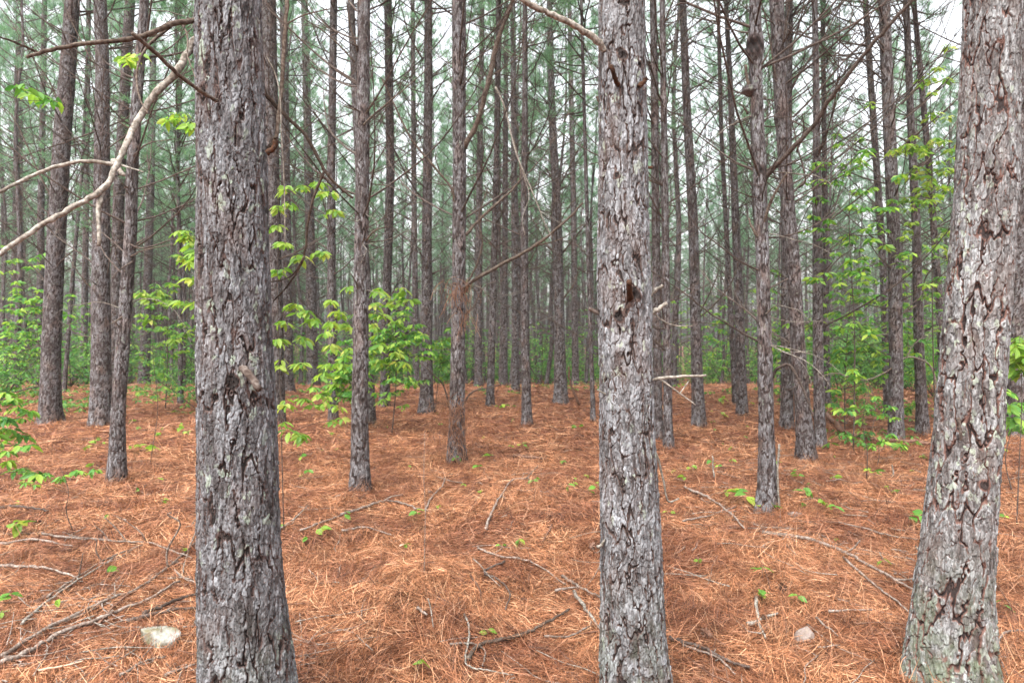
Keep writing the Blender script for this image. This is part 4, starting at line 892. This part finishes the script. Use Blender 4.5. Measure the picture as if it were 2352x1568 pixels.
stick([(1735, 1382), (1742, 1439), (1758, 1479)], 8, 'upright one of the two crossed grey sticks', 'limb_grey')
stick([(1718, 1445), (1788, 1419)], 8, 'level one of the two crossed grey sticks', 'limb_grey')
stick([(1540, 1478), (1568, 1487), (1618, 1502), (1668, 1529), (1722, 1549)], 9, 'mossy grey branch right of the knotted pine at the bottom', 'limb')
stick([(1568, 1495), (1645, 1525), (1688, 1562)], 6, 'thinner stick under the mossy grey branch')
stick([(1905, 1417), (2002, 1412)], 6, 'level stick lying alone left of the right edge pine')
stick([(2075, 1479), (2115, 1519), (2165, 1568)], 5, 'pale stick in front of the mossy foot, upper of two', 'limb_grey')
stick([(2095, 1532), (2135, 1568)], 6, 'stick in front of the mossy foot, lower of two')
stick([(2289, 1492), (2312, 1465), (2352, 1462)], 6, 'curved stick in the bottom right corner', twigs=[])
stick([(2289, 1499), (2302, 1539), (2316, 1568)], 5, 'straight twig in the bottom right corner')
stick([(2282, 1339), (2316, 1395), (2339, 1442)], 3, 'thin dark twig right of the right edge pine', 'stick_dark')
stick([(1875, 1432), (1925, 1475)], 5, 'slim stick right of the pinkish stone')
stick([(1640, 1098), (1636, 1045)], 4, 'white twig standing upright behind the burl pine clearing', 'limb_grey', up=True, name='upright_twig', cat='dead twig')
stick([(2052, 1097), (2050, 1068)], 4, 'short white upright twig left of the right edge pine', 'limb_grey', up=True, name='upright_twig', cat='dead twig')
stick([(1898, 955), (1945, 1001), (1995, 1011), (2060, 1018), (2145, 1024)], 11, 'long dark log lying in front of the right undergrowth', 'stick_dark', lift=.04)
stick([(1332, 930), (1310, 880), (1306, 840)], 6, 'dark snapped pole leaning right of the limb ringed pine', 'stick_dark', up=True, name='leaning_pole', cat='dead branch')
# arching dead bough hanging over the undergrowth at right
g = G(1905, 985); dq = g[1]-1.2; e = empty('dead_bough', (float(P(2145, 1000, dq)[0]), float(dq), float(ground(P(2145, 1000, dq)[0], dq)))); tag(e, 'long arching dead bough with hanging twigs in front of the right undergrowth', 'dead branch')
limb_px(e, e.location, [(2150, 1035), (2158, 960), (2150, 880), (2132, 835), (2082, 820), (2040, 850), (1985, 873), (1912, 857), (1848, 885)], dq, .016, .007, 'stick', name='bough', extra=[([(1992, 873), (2010, 920), (2008, 960), (2002, 990)], .006, .003), ([(1985, 875), (1995, 900), (1990, 950), (1985, 1000)], .004, .002), ([(2082, 820), (2100, 790), (2135, 765), (2170, 745)], .008, .003), ([(1912, 857), (1895, 900), (1890, 930)], .004, .002), ([(2090, 820), (2086, 780), (2098, 765)], .004, .002)])
# many short twigs nobody would count
rg = np.random.default_rng(71); b = MB()
for k in range(1000):
    y = 2.4+rg.random()**1.2*14; x = (rg.random()*2-1)*.8*y
    if k % 5 == 0: y = rg.uniform(2.4, 4.5); x = -rg.uniform(.3, .78)*y
    if k % 5 == 1: y = rg.uniform(4.5, 10); x = rg.uniform(.25, .75)*y; a = rg.uniform(0, 6.28); L = rg.uniform(.06, .45)
    q = [[x+math.cos(a)*L*s+rg.normal(0, .012), y+math.sin(a)*L*s+rg.normal(0, .012), 0] for s in (0, .33, .66, 1)]; q = np.array(q); q[:, 2] = ground(q[:, 0], q[:, 1])+.022+rg.uniform(0, .02); q[-1, 2] += max(0, rg.normal(0, .03))
    b.tube(catmull(q, 3), np.linspace(1, .5, 10)*rg.uniform(.0018, .0045), 5, m=rg.integers(0, 3))
tag(b.build('twig_litter', [M['stick'], M['stick_dark'], M['limb_grey']]), 'small broken twigs scattered through the orange needles', 'twigs', kind='stuff')
def rock(px, py, wpx, hpx, label, mat, seed, name='rock', flat=1.0):
    g = G(px, py+hpx*.4); d = g[1]; rng = np.random.default_rng(seed); b = MB()
    n, m_ = 40, 24; th = np.arange(n)/n*6.283; ph_ = np.linspace(-1.5, 1.5, m_)
    TH, PH = np.meshgrid(th, ph_); D = np.stack([np.cos(PH)*np.cos(TH), np.cos(PH)*np.sin(TH), np.sin(PH)], -1)
    sup = (np.abs(D)**3.2).sum(-1)**(-1/3.2); V = D*sup[..., None]
    for _ in range(14):
        nv = rng.normal(0, 1, 3); nv /= np.linalg.norm(nv); lim = rng.uniform(.55, .95); dt = V@nv; V = V-np.maximum(0, dt-lim)[..., None]*nv
    V = V*(1+.03*(vnoise(TH/6.2832, PH+2, 10, .3, rng)-.5)[..., None]*2+.03*(vnoise(TH/6.2832, PH+2, 24, .12, rng)-.5)[..., None])
    sx = wpx/2*d/F; V = V*np.array([sx, sx*.75, hpx/2*d/F*1.25*flat]); V = V.reshape(-1, 3)
    i = np.arange(m_-1)[:, None]*n; j = np.arange(n)[None]; k = (j+1) % n
    Q = np.stack([i+j, i+k, i+n+k, i+n+j], -1).reshape(-1, 4)
    b.add(V, Q, [(0, q+1, q) for q in range(1, n-1)]+[((m_-1)*n, (m_-1)*n+q, (m_-1)*n+q+1) for q in range(1, n-1)])
    o = b.build(name, M[mat], loc=(g[0], g[1], g[2]+hpx/2*d/F*.3)); o.rotation_euler = (R(rng.uniform(-8, 8)), R(rng.uniform(-8, 8)), R(rng.uniform(-20, 20)))
    tag(o, label, 'rock'); return o
rock(366, 1455, 104, 54, 'white and ochre angular rock beside the thick left pine', 'rock', 1)
rock(1848, 1456, 52, 44, 'small pinkish white stone half sunk in the litter at right', 'pinkrock', 2)
rock(1828, 1178, 44, 14, 'flat pale stone just right of the burl pine foot', 'pinkrock', 3)
rock(986, 1128, 16, 12, 'tiny pale stone left of the forked twig', 'pinkrock', 4)
def cone(px, py, s, label, seed):
    g = G(px, py); rng = np.random.default_rng(seed); b = MB(); L = s*F/F
    for k in range(60):
        f = k/60; a = k*2.4; rr = .028*math.sin(min(1, f*1.1+.12)*math.pi)**.7; c = np.array([f*.09-.045, 0, .025])
        d = np.array([.35, math.cos(a), math.sin(a)]); d /= np.linalg.norm(d); leaf(b, c, d, rr+.006, .016, rng, fine=False)
    b.tube([[-.045, 0, .025], [0, 0, .025], [.045, 0, .025]], [.008, .014, .005], 8)
    o = b.build('pine_cone', M['stick_dark'], loc=g+[0, 0, .01], smooth=False); o.rotation_euler = (0, 0, rng.uniform(0, 6)); o.scale = (s, s, s); tag(o, label, 'pine cone', 'fallen pine cones')
cone(92, 1212, 1.2, 'dark cone behind the rosette seedling near the left edge', 1)
cone(1362, 1265, 1.0, 'small purple brown cone left of the knotted pine', 2)
cone(1798, 1362, 1.0, 'dark cone in the litter above the crossed sticks', 3)
cone(1620, 1470, 1.0, 'dark cone right of the knotted pine near the bottom', 4)
def dleaf(px, py, s, label, seed, mat='dead_leaf'):
    g = G(px, py); rng = np.random.default_rng(seed); b = MB(); leaf(b, np.array([0, 0, .03]), [math.cos(seed), math.sin(seed), .25], s, s*.5, rng); o = b.build('dead_leaf', M[mat], loc=g+[0, 0, .01], smooth=True); tag(o, label, 'dead leaf', 'dead leaves on the litter')
dleaf(917, 1268, .07, 'curled pinkish dead leaf in the open litter below the arched branch', 1)
dleaf(1768, 1445, .08, 'orange dead leaf tucked under the crossed grey sticks', 2, 'broken_wood')
dleaf(1195, 1140, .08, 'orange brown curled leaf right of the forked twig', 4, 'broken_wood')

# ================================================================ air
HAZE = 0.0009
if HAZE:
    b = MB(); X0, X1, Y0, Y1, Z0, Z1 = -150, 150, -8, 160, -5, 21
    V = [(x, y, z) for z in (Z0, Z1) for y in (Y0, Y1) for x in (X0, X1)]
    b.add(V, [(0, 2, 3, 1), (4, 5, 7, 6), (0, 1, 5, 4), (2, 6, 7, 3), (0, 4, 6, 2), (1, 3, 7, 5)])
    m = bpy.data.materials.new('haze'); m.use_nodes = True; t = m.node_tree; t.nodes.clear(); o_ = t.nodes.new('ShaderNodeOutputMaterial'); v = t.nodes.new('ShaderNodeVolumePrincipled')
    v.inputs['Color'].default_value = (.9, .95, 1, 1); v.inputs['Density'].default_value = HAZE; v.inputs['Anisotropy'].default_value = .3; t.links.new(v.outputs[0], o_.inputs['Volume'])
    tag(b.build('haze', m, smooth=False), 'pale humid air between the trunks', 'haze', kind='stuff')
